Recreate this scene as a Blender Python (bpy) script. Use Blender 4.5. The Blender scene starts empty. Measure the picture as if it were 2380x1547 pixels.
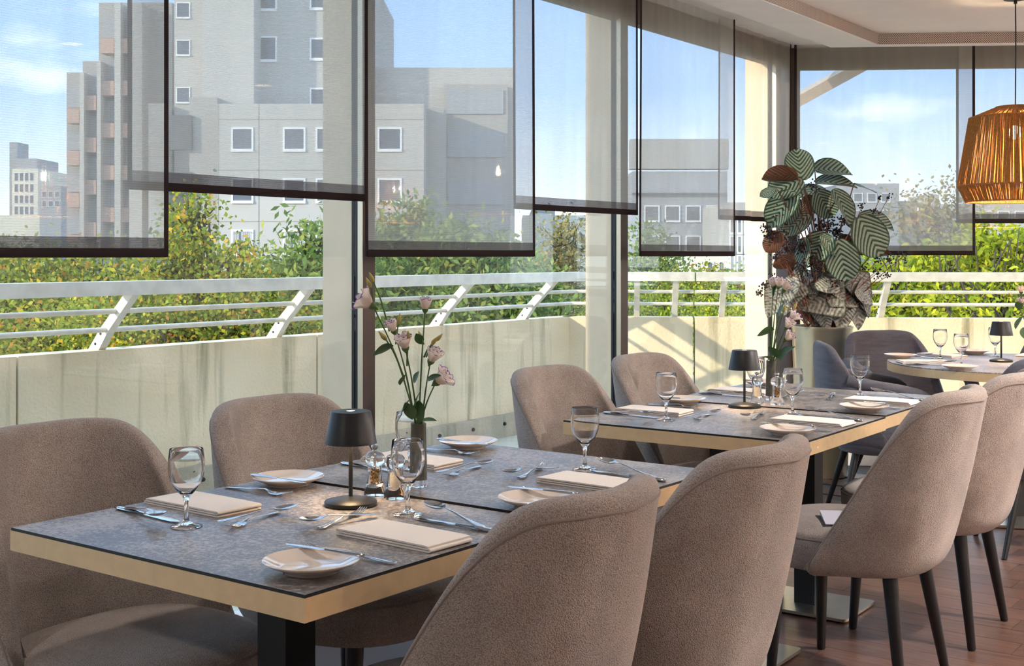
import bpy, bmesh, math, random
import numpy as np
from mathutils import Vector, Matrix, Quaternion
random.seed(7); RNG = np.random.default_rng(7)
scene = bpy.context.scene
COL = scene.collection

# ------------------------------------------------------------------ camera
F, HOR, CAMZ, CX = 2907.0, 592.3, 1.271, 1190.0
cam_d = bpy.data.cameras.new('camera'); cam = bpy.data.objects.new('camera', cam_d); COL.objects.link(cam)
cam.location = (0, 0, CAMZ); cam.rotation_euler = (math.pi/2, 0, 0)
cam_d.sensor_fit = 'HORIZONTAL'; cam_d.sensor_width = 36.0; cam_d.lens = 36.0*F/2380.0
cam_d.shift_y = -(773.5-HOR)/2380.0
cam_d.clip_start = .05; cam_d.clip_end = 2000
scene.camera = cam

# ------------------------------------------------------------------ world / sun / exposure
SKY_STRENGTH = 0.97
SUN_STRENGTH = 1.45
world = bpy.data.worlds.new('sky'); scene.world = world; world.use_nodes = True
wn = world.node_tree; wn.nodes.clear()
def wnode(t): return wn.nodes.new(t)
w_out = wnode('ShaderNodeOutputWorld'); w_bg = wnode('ShaderNodeBackground'); w_tc = wnode('ShaderNodeTexCoord')
w_sep = wnode('ShaderNodeSeparateXYZ'); w_ramp = wnode('ShaderNodeValToRGB')
w_ramp.color_ramp.elements[0].position = 0.0; w_ramp.color_ramp.elements[0].color = (.76, .79, .82, 1)
w_ramp.color_ramp.elements[1].position = .75; w_ramp.color_ramp.elements[1].color = (.24, .42, .69, 1)
e = w_ramp.color_ramp.elements.new(.05); e.color = (.52, .60, .73, 1)
e = w_ramp.color_ramp.elements.new(.13); e.color = (.28, .425, .69, 1)
e = w_ramp.color_ramp.elements.new(.24); e.color = (.24, .39, .66, 1)
w_map = wnode('ShaderNodeMapping'); w_map.inputs['Scale'].default_value = (1.6, 1.6, 5.0); w_map.inputs['Location'].default_value = (9.64, 3.65, 10.62)
w_noise = wnode('ShaderNodeTexNoise'); w_noise.inputs['Scale'].default_value = 2.2; w_noise.inputs['Detail'].default_value = 5
w_nr = wnode('ShaderNodeValToRGB'); w_nr.color_ramp.elements[0].position = .51; w_nr.color_ramp.elements[1].position = .70
w_nr.color_ramp.elements[0].color = (0, 0, 0, 1); w_nr.color_ramp.elements[1].color = (.62, .62, .62, 1)
w_mix = wnode('ShaderNodeMix'); w_mix.data_type = 'RGBA'
w_mix.inputs['B'].default_value = (1.35, 1.28, 1.18, 1)
L = wn.links.new
L(w_tc.outputs['Generated'], w_sep.inputs[0]); L(w_sep.outputs['Z'], w_ramp.inputs[0])
L(w_tc.outputs['Generated'], w_map.inputs[0]); L(w_map.outputs[0], w_noise.inputs['Vector'])
L(w_noise.outputs['Fac'], w_nr.inputs[0]); L(w_nr.outputs[0], w_mix.inputs['Factor'])
L(w_ramp.outputs[0], w_mix.inputs['A']); L(w_mix.outputs['Result'], w_bg.inputs[0]); L(w_bg.outputs[0], w_out.inputs[0])
w_bg.inputs[1].default_value = SKY_STRENGTH
sun_d = bpy.data.lights.new('sun', 'SUN'); sun = bpy.data.objects.new('sun', sun_d); COL.objects.link(sun)
SUN_EL = math.radians(16.0)
SUN_DIR = Vector((-.85*math.cos(SUN_EL), -.53*math.cos(SUN_EL), math.sin(SUN_EL))).normalized()
sun.rotation_euler = SUN_DIR.to_track_quat('Z', 'Y').to_euler(); sun.location = (-6, -4, 8)
sun_d.energy = SUN_STRENGTH; sun_d.angle = .012; sun_d.color = (1.0, .84, .62)
scene.view_settings.view_transform = 'Standard'; scene.view_settings.look = 'None'
scene.view_settings.gamma = 1.0; scene.view_settings.use_curve_mapping = False
scene.view_settings.exposure = 1.8
scene.cycles.transparent_max_bounces = 20
scene.cycles.max_bounces = 8; scene.cycles.diffuse_bounces = 3; scene.cycles.glossy_bounces = 3; scene.cycles.transmission_bounces = 8
scene.cycles.adaptive_threshold = .1

# ------------------------------------------------------------------ frames of reference
def rad(a): return math.radians(a)
TW = rad(36.0)                                   # direction of the window wall on the left
WU = Vector((math.sin(TW), math.cos(TW), 0)); WN = Vector((math.cos(TW), -math.sin(TW), 0))   # along / into the room
VPX = CX + F*math.tan(TW)
def wall_at(px, pd):                             # point of the left wall plane, pd metres from the camera
    w = pd/math.cos(TW); Y = F*w/(VPX-px); return Vector(((px-CX)/F*Y, Y, 0))
FP0 = Vector((1.70, 7.62, 0)); FA = rad(4.0)
FU = Vector((math.cos(FA), -math.sin(FA), 0)); FN = Vector((-math.sin(FA), -math.cos(FA), 0))
def far_at(px, off):
    p = FP0 + FN*off; k = (px-CX)/F
    t = (k*p.y - p.x)/(FU.x - k*FU.y); return p + FU*t
def zat(py, Y): return CAMZ - (py-HOR)/F*Y
def at(px, py, Y): return Vector(((px-CX)/F*Y, Y, zat(py, Y)))

# ------------------------------------------------------------------ mesh helpers
class MB:
    def __init__(s): s.v = []; s.f = []
    def add(s, vs, fs):
        o = len(s.v); s.v += [tuple(p) for p in vs]; s.f += [tuple(i+o for i in q) for q in fs]; return s
    def box(s, x0, x1, y0, y1, z0, z1, M=None):
        vs = [Vector(p) for p in ((x0,y0,z0),(x1,y0,z0),(x1,y1,z0),(x0,y1,z0),(x0,y0,z1),(x1,y0,z1),(x1,y1,z1),(x0,y1,z1))]
        if M: vs = [M @ p for p in vs]
        return s.add(vs, [(0,3,2,1),(4,5,6,7),(0,1,5,4),(1,2,6,5),(2,3,7,6),(3,0,4,7)])
    def lathe(s, prof, n=32, M=None, close=False):
        vs = []; k = len(prof)
        for i in range(n):
            a = 2*math.pi*i/n
            for r, z in prof:
                p = Vector((r*math.cos(a), r*math.sin(a), z)); vs.append(M @ p if M else p)
        fs = []
        for i in range(n):
            j = (i+1) % n
            for q in range(k if close else k-1):
                q2 = (q+1) % k
                fs.append((i*k+q, j*k+q, j*k+q2, i*k+q2))
        return s.add(vs, fs)
    def tube(s, pts, rad_, n=8, cap=True, flat=1.0, up=None):
        pts = [Vector(p) for p in pts]; m = len(pts)
        rs = rad_ if isinstance(rad_, (list, tuple)) else [rad_]*m
        vs = []; prev = None
        for i, p in enumerate(pts):
            t = (pts[min(i+1, m-1)] - pts[max(i-1, 0)]).normalized()
            if prev is None:
                a = Vector(up) if up else (Vector((0,0,1)) if abs(t.z) < .9 else Vector((1,0,0)))
            else: a = prev
            b = t.cross(a).normalized(); a = b.cross(t).normalized(); prev = a
            for q in range(n):
                c = 2*math.pi*q/n; vs.append(p + (b*math.cos(c) + a*math.sin(c)*flat)*rs[i])
        fs = []
        for i in range(m-1):
            for q in range(n):
                q2 = (q+1) % n
                fs.append((i*n+q, i*n+q2, (i+1)*n+q2, (i+1)*n+q))
        if cap:
            fs.append(tuple(range(n-1, -1, -1))); fs.append(tuple((m-1)*n+q for q in range(n)))
        return s.add(vs, fs)
    def grid(s, rows):
        k = len(rows[0]); vs = [p for r in rows for p in r]
        return s.add(vs, [(i*k+j, i*k+j+1, (i+1)*k+j+1, (i+1)*k+j) for i in range(len(rows)-1) for j in range(k-1)])
    def prism(s, poly, z0, z1):
        n = len(poly); vs = [(p[0], p[1], z0) for p in poly] + [(p[0], p[1], z1) for p in poly]
        return s.add(vs, [tuple(range(n-1, -1, -1)), tuple(range(n, 2*n))] + [(i, (i+1) % n, n+(i+1) % n, n+i) for i in range(n)])
    def sphere(s, c, r, n=8, m=5, sz=1.0):
        c = Vector(c); vs = [c+Vector((0,0,r*sz))]
        for i in range(1, m):
            a = math.pi*i/m
            for j in range(n):
                b = 2*math.pi*j/n; vs.append(c+Vector((r*math.sin(a)*math.cos(b), r*math.sin(a)*math.sin(b), r*sz*math.cos(a))))
        vs.append(c-Vector((0,0,r*sz))); fs = []
        for j in range(n): fs.append((0, 1+j, 1+(j+1) % n)); fs.append((len(vs)-1, 1+(m-2)*n+(j+1) % n, 1+(m-2)*n+j))
        for i in range(m-2):
            for j in range(n): fs.append((1+i*n+j, 1+(i+1)*n+j, 1+(i+1)*n+(j+1) % n, 1+i*n+(j+1) % n))
        return s.add(vs, fs)
    def mesh(s, name, mat=None, smooth=True, sharp=40):
        me = bpy.data.meshes.new(name); me.from_pydata(s.v, [], s.f); me.validate()
        bm = bmesh.new(); bm.from_mesh(me); bmesh.ops.recalc_face_normals(bm, faces=bm.faces); bm.to_mesh(me); bm.free()
        if smooth:
            me.polygons.foreach_set('use_smooth', [True]*len(me.polygons))
            if sharp: me.set_sharp_from_angle(angle=math.radians(sharp))
        if mat: me.materials.append(mat)
        return me
def link(name, me, parent=None, M=None):
    o = bpy.data.objects.new(name, me); COL.objects.link(o)
    if parent: o.parent = parent
    if M is not None: o.matrix_basis = M
    return o
def obj(name, mb, mat, parent=None, smooth=True, sharp=40, M=None):
    return link(name, mb.mesh(name, mat, smooth, sharp), parent, M)
def tag(o, label=None, cat=None, group=None, kind=None):
    if label: o['label'] = label
    if cat: o['category'] = cat
    if group: o['group'] = group
    if kind: o['kind'] = kind
    return o
def thing(name, label, cat, loc=(0,0,0), rz=0, group=None):
    o = bpy.data.objects.new(name, None); COL.objects.link(o); o.empty_display_size = .1
    o.location = loc; o.rotation_euler = (0, 0, rz); return tag(o, label, cat, group)
def struct(name, mb, mat, smooth=False): return tag(obj(name, mb, mat, None, smooth), kind='structure')
def baked(mb, mods):
    me = mb.mesh('tmp', None, True, None); o = bpy.data.objects.new('tmp', me); COL.objects.link(o)
    for t, kw in mods:
        m = o.modifiers.new('m', t)
        for k, v in kw.items(): setattr(m, k, v)
    dg = bpy.context.evaluated_depsgraph_get(); r = bpy.data.meshes.new_from_object(o.evaluated_get(dg))
    bpy.data.objects.remove(o); bpy.data.meshes.remove(me)
    r.polygons.foreach_set('use_smooth', [True]*len(r.polygons)); return r
def frame_M(o, ex, ey, ez=Vector((0,0,1))):
    M = Matrix.Identity(4)
    for i, e_ in enumerate((ex, ey, ez)): M[0][i], M[1][i], M[2][i] = e_.x, e_.y, e_.z
    M[0][3], M[1][3], M[2][3] = o[0], o[1], o[2]; return M
def catmull(pts, n):
    pts = [Vector(p) for p in pts]; m = len(pts)-1; out = []
    for i in range(n):
        q = i/(n-1)*m; k = min(int(q), m-1); t = q-k
        p0 = pts[k-1] if k > 0 else pts[0]*2-pts[1]; p1 = pts[k]; p2 = pts[k+1]; p3 = pts[k+2] if k+2 <= m else pts[m]*2-pts[m-1]
        out.append(.5*((2*p1)+(p2-p0)*t+(2*p0-5*p1+4*p2-p3)*t*t+(3*p1-p0-3*p2+p3)*t**3))
    return out

# ------------------------------------------------------------------ materials
def mat_new(name):
    m = bpy.data.materials.new(name); m.use_nodes = True; nt = m.node_tree; nt.nodes.clear()
    out = nt.nodes.new('ShaderNodeOutputMaterial'); return m, nt, out
class N:
    def __init__(s, nt): s.nt = nt
    def n(s, t, **kw):
        nd = s.nt.nodes.new(t)
        for k, v in kw.items():
            if k.startswith('_'): setattr(nd, k[1:], v)
            else: nd.inputs[k.replace('__', ' ')].default_value = v
        return nd
    def l(s, a, b): s.nt.links.new(a, b)
def ramp(nt, els):
    r = nt.nodes.new('ShaderNodeValToRGB'); cr = r.color_ramp
    while len(cr.elements) < len(els): cr.elements.new(.5)
    for e_, (p, c) in zip(cr.elements, els): e_.position = p; e_.color = (c[0], c[1], c[2], 1)
    return r
def principled(nt, **kw):
    p = nt.nodes.new('ShaderNodeBsdfPrincipled')
    for k, v in kw.items():
        p.inputs[k].default_value = v
    return p
def simple(name, col, rough=.5, metal=0., spec=.5, noise=0., nscale=8., bump=0., bscale=60., **kw):
    m, nt, out = mat_new(name); h = N(nt)
    p = principled(nt, **{'Base Color': (*col, 1), 'Roughness': rough, 'Metallic': metal, 'Specular IOR Level': spec})
    for k, v in kw.items(): p.inputs[k].default_value = v
    tc = h.n('ShaderNodeTexCoord')
    if noise:
        no = h.n('ShaderNodeTexNoise', Scale=nscale, Detail=6.0); h.l(tc.outputs['Object'], no.inputs['Vector'])
        r = ramp(nt, [(.3, [c*(1-noise) for c in col]), (.7, [min(1, c*(1+noise)) for c in col])])
        h.l(no.outputs['Fac'], r.inputs[0]); h.l(r.outputs[0], p.inputs['Base Color'])
    if bump:
        nb = h.n('ShaderNodeTexNoise', Scale=bscale, Detail=4.0); h.l(tc.outputs['Object'], nb.inputs['Vector'])
        b = h.n('ShaderNodeBump', Strength=bump, Distance=.01); h.l(nb.outputs['Fac'], b.inputs['Height']); h.l(b.outputs[0], p.inputs['Normal'])
    h.l(p.outputs[0], out.inputs[0]); return m
def fabric(name, c0, c1, scale, bump=.6, sheen=.25, streak=True, dist=.003):
    m, nt, out = mat_new(name); h = N(nt); tc = h.n('ShaderNodeTexCoord')
    vo = h.n('ShaderNodeTexVoronoi', Scale=scale, Randomness=.9); h.l(tc.outputs['Object'], vo.inputs['Vector'])
    r = ramp(nt, [(.0, c1), (.35, [(a+b)/2 for a, b in zip(c0, c1)]), (.75, c0)])
    h.l(vo.outputs['Distance'], r.inputs[0])
    no = h.n('ShaderNodeTexNoise', Scale=9.0, Detail=5.0)
    mp = h.n('ShaderNodeMapping', Scale=(1., 1., 7. if streak else 1.)); h.l(tc.outputs['Object'], mp.inputs[0]); h.l(mp.outputs[0], no.inputs['Vector'])
    r2 = ramp(nt, [(.3, (.80, .78, .77)), (.65, (1.08, 1.06, 1.05))]); h.l(no.outputs['Fac'], r2.inputs[0])
    mx = h.n('ShaderNodeMix', _data_type='RGBA', _blend_type='MULTIPLY'); mx.inputs['Factor'].default_value = 1
    h.l(r.outputs[0], mx.inputs['A']); h.l(r2.outputs[0], mx.inputs['B'])
    p = principled(nt, Roughness=.9, **{'Sheen Weight': sheen, 'Sheen Roughness': .45, 'Specular IOR Level': .2})
    b = h.n('ShaderNodeBump', Strength=bump, Distance=dist, _invert=True); h.l(vo.outputs['Distance'], b.inputs['Height'])
    h.l(mx.outputs['Result'], p.inputs['Base Color']); h.l(b.outputs[0], p.inputs['Normal']); h.l(p.outputs[0], out.inputs[0]); return m
M = {}
M['fabric'] = fabric('beige_boucle_fabric', (.29, .235, .21), (.60, .525, .48), 420., streak=False)
M['grey_fabric'] = fabric('grey_linen_fabric', (.10, .10, .125), (.19, .19, .225), 520., .35, .3)
M['seam'] = simple('seam_thread', (.26, .205, .18), .9)
M['leg'] = simple('black_lacquer', (.012, .012, .014), .38, bump=.05)
M['gold'] = simple('brushed_brass_edge', (.84, .60, .34), .45, .4, noise=.05, nscale=40)
M['black_edge'] = simple('black_laminate_edge', (.008, .008, .010), .45)
M['column'] = simple('black_powder_coat', (.016, .017, .018), .55, bump=.05, bscale=300)
M['plate_steel'] = simple('brushed_steel', (.62, .58, .50), .32, .95, noise=.05, nscale=30)
def laminate():
    m, nt, out = mat_new('dark_stone_laminate'); h = N(nt); tc = h.n('ShaderNodeTexCoord')
    a = h.n('ShaderNodeTexNoise', Scale=130., Detail=8., Roughness=.75); h.l(tc.outputs['Object'], a.inputs['Vector'])
    b = h.n('ShaderNodeTexNoise', Scale=5., Detail=4.); h.l(tc.outputs['Object'], b.inputs['Vector'])
    ad = h.n('ShaderNodeMath', _operation='MULTIPLY_ADD'); ad.inputs[1].default_value = .45; h.l(b.outputs['Fac'], ad.inputs[0]); h.l(a.outputs['Fac'], ad.inputs[2])
    r = ramp(nt, [(.55, (.072, .058, .050)), (.70, (.155, .130, .117)), (.82, (.45, .40, .37))]); h.l(ad.outputs[0], r.inputs[0])
    p = principled(nt, **{'Specular IOR Level': .85}); h.l(r.outputs[0], p.inputs['Base Color'])
    rr = ramp(nt, [(.55, (.30, .30, .30)), (.9, (.45, .45, .45))]); h.l(ad.outputs[0], rr.inputs[0]); h.l(rr.outputs[0], p.inputs['Roughness'])
    bp = h.n('ShaderNodeBump', Strength=.08, Distance=.002); h.l(a.outputs['Fac'], bp.inputs['Height']); h.l(bp.outputs[0], p.inputs['Normal'])
    h.l(p.outputs[0], out.inputs[0]); return m
M['laminate'] = laminate()
def wood():
    m, nt, out = mat_new('dark_wood_plank'); h = N(nt); tc = h.n('ShaderNodeTexCoord'); oi = h.n('ShaderNodeObjectInfo')
    mp = h.n('ShaderNodeMapping', Scale=(1.2, 14., 1.)); cb = h.n('ShaderNodeVectorMath', _operation='ADD')
    h.l(tc.outputs['Object'], mp.inputs[0]); h.l(mp.outputs[0], cb.inputs[0])
    sc = h.n('ShaderNodeMath', _operation='MULTIPLY'); sc.inputs[1].default_value = 37.; h.l(oi.outputs['Random'], sc.inputs[0]); h.l(sc.outputs[0], cb.inputs[1])
    no = h.n('ShaderNodeTexNoise', Scale=4., Detail=7., Roughness=.65); h.l(cb.outputs[0], no.inputs['Vector'])
    r = ramp(nt, [(.25, (.060, .029, .021)), (.5, (.115, .060, .044)), (.75, (.18, .10, .075))]); h.l(no.outputs['Fac'], r.inputs[0])
    hs = h.n('ShaderNodeHueSaturation'); mr = h.n('ShaderNodeMapRange'); mr.inputs['To Min'].default_value = .75; mr.inputs['To Max'].default_value = 1.25
    h.l(oi.outputs['Random'], mr.inputs['Value']); h.l(mr.outputs[0], hs.inputs['Value']); h.l(r.outputs[0], hs.inputs['Color'])
    p = principled(nt, Roughness=.34, **{'Specular IOR Level': .5}); h.l(hs.outputs[0], p.inputs['Base Color'])
    b = h.n('ShaderNodeBump', Strength=.12, Distance=.004); h.l(no.outputs['Fac'], b.inputs['Height']); h.l(b.outputs[0], p.inputs['Normal'])
    h.l(p.outputs[0], out.inputs[0]); return m
M['wood'] = wood()
def glass_pane():
    m, nt, out = mat_new('window_glass'); h = N(nt)
    t = h.n('ShaderNodeBsdfTransparent', Color=(.93, .96, .95, 1)); g = h.n('ShaderNodeBsdfGlossy', Roughness=.0, Color=(1, 1, 1, 1))
    lw = h.n('ShaderNodeLayerWeight', Blend=.5); pw = h.n('ShaderNodeMath', _operation='POWER'); pw.inputs[1].default_value = 5.
    fr = h.n('ShaderNodeMath', _operation='MULTIPLY_ADD'); fr.inputs[1].default_value = .9; fr.inputs[2].default_value = .035; mx = h.n('ShaderNodeMixShader')
    h.l(lw.outputs['Facing'], pw.inputs[0]); h.l(pw.outputs[0], fr.inputs[0])
    h.l(fr.outputs[0], mx.inputs[0]); h.l(t.outputs[0], mx.inputs[1]); h.l(g.outputs[0], mx.inputs[2]); h.l(mx.outputs[0], out.inputs[0]); return m
M['pane'] = glass_pane()
def clear_glass(name, ior=1.48, col=(1, 1, 1), rough=0.):
    m, nt, out = mat_new(name); h = N(nt); g = h.n('ShaderNodeBsdfGlass', Roughness=rough, IOR=ior, Color=(*col, 1)); h.l(g.outputs[0], out.inputs[0]); return m
M['crystal'] = clear_glass('drinking_glass')
M['acrylic'] = clear_glass('clear_acrylic', 1.45)
def blind_mat(name, transp, col, weave=1.0, sc=900.):
    m, nt, out = mat_new(name); h = N(nt); tc = h.n('ShaderNodeTexCoord')
    t = h.n('ShaderNodeBsdfTransparent', Color=(1, 1, 1, 1)); d = h.n('ShaderNodeBsdfDiffuse', Color=(*col, 1)); tl = h.n('ShaderNodeBsdfTranslucent', Color=(*col, 1))
    m1 = h.n('ShaderNodeMixShader'); m1.inputs[0].default_value = .6; h.l(d.outputs[0], m1.inputs[1]); h.l(tl.outputs[0], m1.inputs[2])
    wv = h.n('ShaderNodeTexWave', _wave_type='BANDS', _bands_direction='Z', Scale=sc/6.283/3.0, Distortion=.6, Detail=2.0, Detail__Scale=2.0)
    h.l(tc.outputs['Object'], wv.inputs['Vector'])
    no = h.n('ShaderNodeTexNoise', Scale=5., Detail=4.); mp = h.n('ShaderNodeMapping', Scale=(2.5, 2.5, .25)); h.l(tc.outputs['Object'], mp.inputs[0]); h.l(mp.outputs[0], no.inputs['Vector'])
    mr = h.n('ShaderNodeMapRange'); mr.inputs['To Min'].default_value = -.06*weave; mr.inputs['To Max'].default_value = .06*weave; h.l(wv.outputs['Fac'], mr.inputs['Value'])
    mr2 = h.n('ShaderNodeMapRange'); mr2.inputs['From Min'].default_value = .3; mr2.inputs['From Max'].default_value = .7
    mr2.inputs['To Min'].default_value = 1-transp-.05; mr2.inputs['To Max'].default_value = 1-transp+.05; h.l(no.outputs['Fac'], mr2.inputs['Value'])
    ad = h.n('ShaderNodeMath', _operation='ADD', _use_clamp=True); h.l(mr.outputs[0], ad.inputs[0]); h.l(mr2.outputs[0], ad.inputs[1])
    mx = h.n('ShaderNodeMixShader'); h.l(ad.outputs[0], mx.inputs[0]); h.l(t.outputs[0], mx.inputs[1]); h.l(m1.outputs[0], mx.inputs[2]); h.l(mx.outputs[0], out.inputs[0]); return m
M['blind'] = blind_mat('sheer_screen_fabric', .49, (.60, .55, .49))
M['hem'] = blind_mat('doubled_hem_fabric', .07, (.085, .062, .062), .5)
M['hem_thin'] = blind_mat('turned_edge_fabric', .22, (.16, .125, .12), .8)
def concrete(name, c0, c1, stain, stain_amt=.6):
    m, nt, out = mat_new(name); h = N(nt); tc = h.n('ShaderNodeTexCoord')
    a = h.n('ShaderNodeTexNoise', Scale=2.2, Detail=8.); h.l(tc.outputs['Object'], a.inputs['Vector'])
    r = ramp(nt, [(.3, c0), (.7, c1)]); h.l(a.outputs['Fac'], r.inputs[0])
    mp = h.n('ShaderNodeMapping', Scale=(3.2, 3.2, .22)); h.l(tc.outputs['Object'], mp.inputs[0])
    s = h.n('ShaderNodeTexNoise', Scale=2.4, Detail=7., Roughness=.6); h.l(mp.outputs[0], s.inputs['Vector'])
    rs = ramp(nt, [(.53, (0, 0, 0)), (.72, (stain_amt,)*3)]); h.l(s.outputs['Fac'], rs.inputs[0])
    mx = h.n('ShaderNodeMix', _data_type='RGBA'); mx.inputs['B'].default_value = (*stain, 1)
    h.l(rs.outputs[0], mx.inputs['Factor']); h.l(r.outputs[0], mx.inputs['A'])
    p = principled(nt, Roughness=.9, **{'Specular IOR Level': .2}); h.l(mx.outputs['Result'], p.inputs['Base Color'])
    nb = h.n('ShaderNodeTexNoise', Scale=55., Detail=5.); h.l(tc.outputs['Object'], nb.inputs['Vector'])
    b = h.n('ShaderNodeBump', Strength=.5, Distance=.012); h.l(nb.outputs['Fac'], b.inputs['Height']); h.l(b.outputs[0], p.inputs['Normal'])
    h.l(p.outputs[0], out.inputs[0]); return m
M['parapet'] = concrete('weathered_render', (.86, .70, .48), (.96, .81, .60), (.24, .22, .12), .8)
M['kerb'] = concrete('old_concrete', (.44, .39, .30), (.60, .53, .42), (.2, .19, .14), .7)
M['terrace'] = concrete('terrace_paving', (.66, .60, .49), (.76, .70, .58), (.45, .40, .3), .3)
M['rail'] = simple('weathered_aluminium', (.76, .71, .63), .5, .1, noise=.12, nscale=14, bump=.06)
M['frame'] = simple('brown_window_frame', (.095, .068, .058), .45, .3, noise=.06)
M['fin'] = simple('beige_facade_panel', (.94, .73, .50), .55, .1, noise=.06, nscale=5)
M['strip'] = simple('anodised_strip', (.72, .64, .48), .35, .6)
M['gasket'] = simple('rubber_gasket', (.012, .012, .012), .5)
M['white'] = simple('white_plaster', (.87, .86, .85), .85, noise=.02)
M['white_metal'] = simple('white_enamel', (.80, .79, .77), .4)
M['porcelain'] = simple('cream_porcelain', (.88, .75, .65), .08, spec=.6, **{'Coat Weight': .6})
M['napkin'] = simple('peach_linen', (.93, .82, .73), .9, bump=.25, bscale=500, **{'Sheen Weight': .2})
M['silver'] = simple('polished_steel', (.66, .66, .68), .13, 1.0)
M['lamp_black'] = simple('matt_black_metal', (.018, .018, .019), .42, .2, bump=.03, bscale=600)
M['smoked'] = simple('smoked_glaze', (.10, .095, .075), .12, spec=.6, noise=.25, nscale=60)
M['planter'] = simple('champagne_metal', (.50, .46, .36), .28, .85, noise=.12, nscale=7, bump=.03, bscale=9)
M['card'] = simple('lilac_card', (.70, .68, .80), .6)
def emis(name, col, st):
    m, nt, out = mat_new(name); e_ = nt.nodes.new('ShaderNodeEmission'); e_.inputs[0].default_value = (*col, 1); e_.inputs[1].default_value = st
    nt.links.new(e_.outputs[0], out.inputs[0]); return m
M['bulb'] = emis('glowing_bulb', (1., .66, .30), 26.)
M['led'] = emis('lit_diffuser', (1., .72, .42), 6.)
M['touch'] = emis('lit_touch_button', (1., .75, .5), 1.2)
M['jute'] = simple('jute_yarn', (.44, .19, .045), .85, noise=.25, nscale=90)
M['pepper'] = None
def island_mat(name, cols, transl=.35, rough=.6, spec=.3):
    m, nt, out = mat_new(name); h = N(nt); g = h.n('ShaderNodeNewGeometry')
    r = ramp(nt, cols); h.l(g.outputs['Random Per Island'], r.inputs[0])
    p = principled(nt, Roughness=rough, **{'Specular IOR Level': spec}); h.l(r.outputs[0], p.inputs['Base Color'])
    if transl:
        t = h.n('ShaderNodeBsdfTranslucent'); h.l(r.outputs[0], t.inputs[0]); mx = h.n('ShaderNodeMixShader'); mx.inputs[0].default_value = transl
        h.l(p.outputs[0], mx.inputs[1]); h.l(t.outputs[0], mx.inputs[2]); h.l(mx.outputs[0], out.inputs[0])
    else: h.l(p.outputs[0], out.inputs[0])
    return m
M['pepper'] = island_mat('peppercorns', [(0., (.10, .045, .02)), (.5, (.28, .14, .05)), (.8, (.55, .34, .10)), (1., (.62, .45, .2))], 0, .5)
M['salt'] = simple('coarse_salt', (.85, .78, .68), .7, bump=.6, bscale=500)
M['oak'] = island_mat('oak_leaves', [(0., (.075, .12, .018)), (.3, (.18, .25, .030)), (.70, (.33, .37, .04)), (.90, (.60, .47, .03)), (.97, (.60, .28, .045)), (1., (.50, .18, .04))], .45)
M['ash'] = island_mat('ash_leaves', [(0., (.075, .13, .032)), (.5, (.19, .28, .065)), (.85, (.34, .42, .09)), (1., (.50, .45, .08))], .45)
M['dry'] = island_mat('thin_autumn_leaves', [(0., (.14, .12, .04)), (.5, (.28, .24, .07)), (.9, (.44, .33, .09)), (1., (.52, .38, .13))])
M['robinia'] = island_mat('yellow_green_leaves', [(0., (.15, .22, .015)), (.5, (.40, .46, .025)), (.9, (.68, .64, .03)), (1., (.72, .58, .08))], .5)
M['bark'] = simple('bark', (.060, .048, .036), .95, noise=.3, nscale=6)
M['grass'] = simple('lawn', (.06, .08, .025), .95, noise=.3, nscale=.4)
def facade(name, col, n=.04): return simple(name, col, .85, noise=n, nscale=.25)
M['bldg'] = facade('white_precast_panels', (.46, .44, .41)); M['bldg2'] = facade('shaded_precast', (.36, .34, .315)); M['grey_b'] = facade('grey_facade', (.33, .34, .36))  # shaded_precast is the white precast with shade darkened into its colour
M['cream_b'] = facade('cream_facade', (.74, .68, .56)); M['salmon'] = facade('salmon_balcony_panels', (.48, .31, .25)); M['joint'] = simple('panel_joint', (.34, .32, .28), .9)
M['winfr'] = simple('white_window_frame', (.80, .80, .80), .5); M['winglass'] = simple('dark_window_pane', (.10, .11, .13), .08, spec=.8)
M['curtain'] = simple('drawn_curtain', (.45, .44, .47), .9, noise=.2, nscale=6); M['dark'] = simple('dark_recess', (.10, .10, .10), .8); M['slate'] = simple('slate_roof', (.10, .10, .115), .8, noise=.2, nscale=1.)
def perforated():
    m, nt, out = mat_new('perforated_sheet'); h = N(nt); tc = h.n('ShaderNodeTexCoord'); sp = h.n('ShaderNodeSeparateXYZ'); cb = h.n('ShaderNodeCombineXYZ')
    h.l(tc.outputs['Object'], sp.inputs[0]); h.l(sp.outputs['X'], cb.inputs['X']); h.l(sp.outputs['Z'], cb.inputs['Y'])
    mp = h.n('ShaderNodeMapping', Rotation=(0, 0, math.radians(45))); h.l(cb.outputs[0], mp.inputs[0])
    vo = h.n('ShaderNodeTexVoronoi', _voronoi_dimensions='2D', Scale=115., Randomness=0.); h.l(mp.outputs[0], vo.inputs['Vector'])
    r = ramp(nt, [(.30, (.03, .025, .02)), (.36, (.62, .53, .47))]); h.l(vo.outputs['Distance'], r.inputs[0])
    p = principled(nt, Roughness=.6); h.l(r.outputs[0], p.inputs['Base Color']); h.l(p.outputs[0], out.inputs[0]); return m
M['perf'] = perforated()

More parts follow.
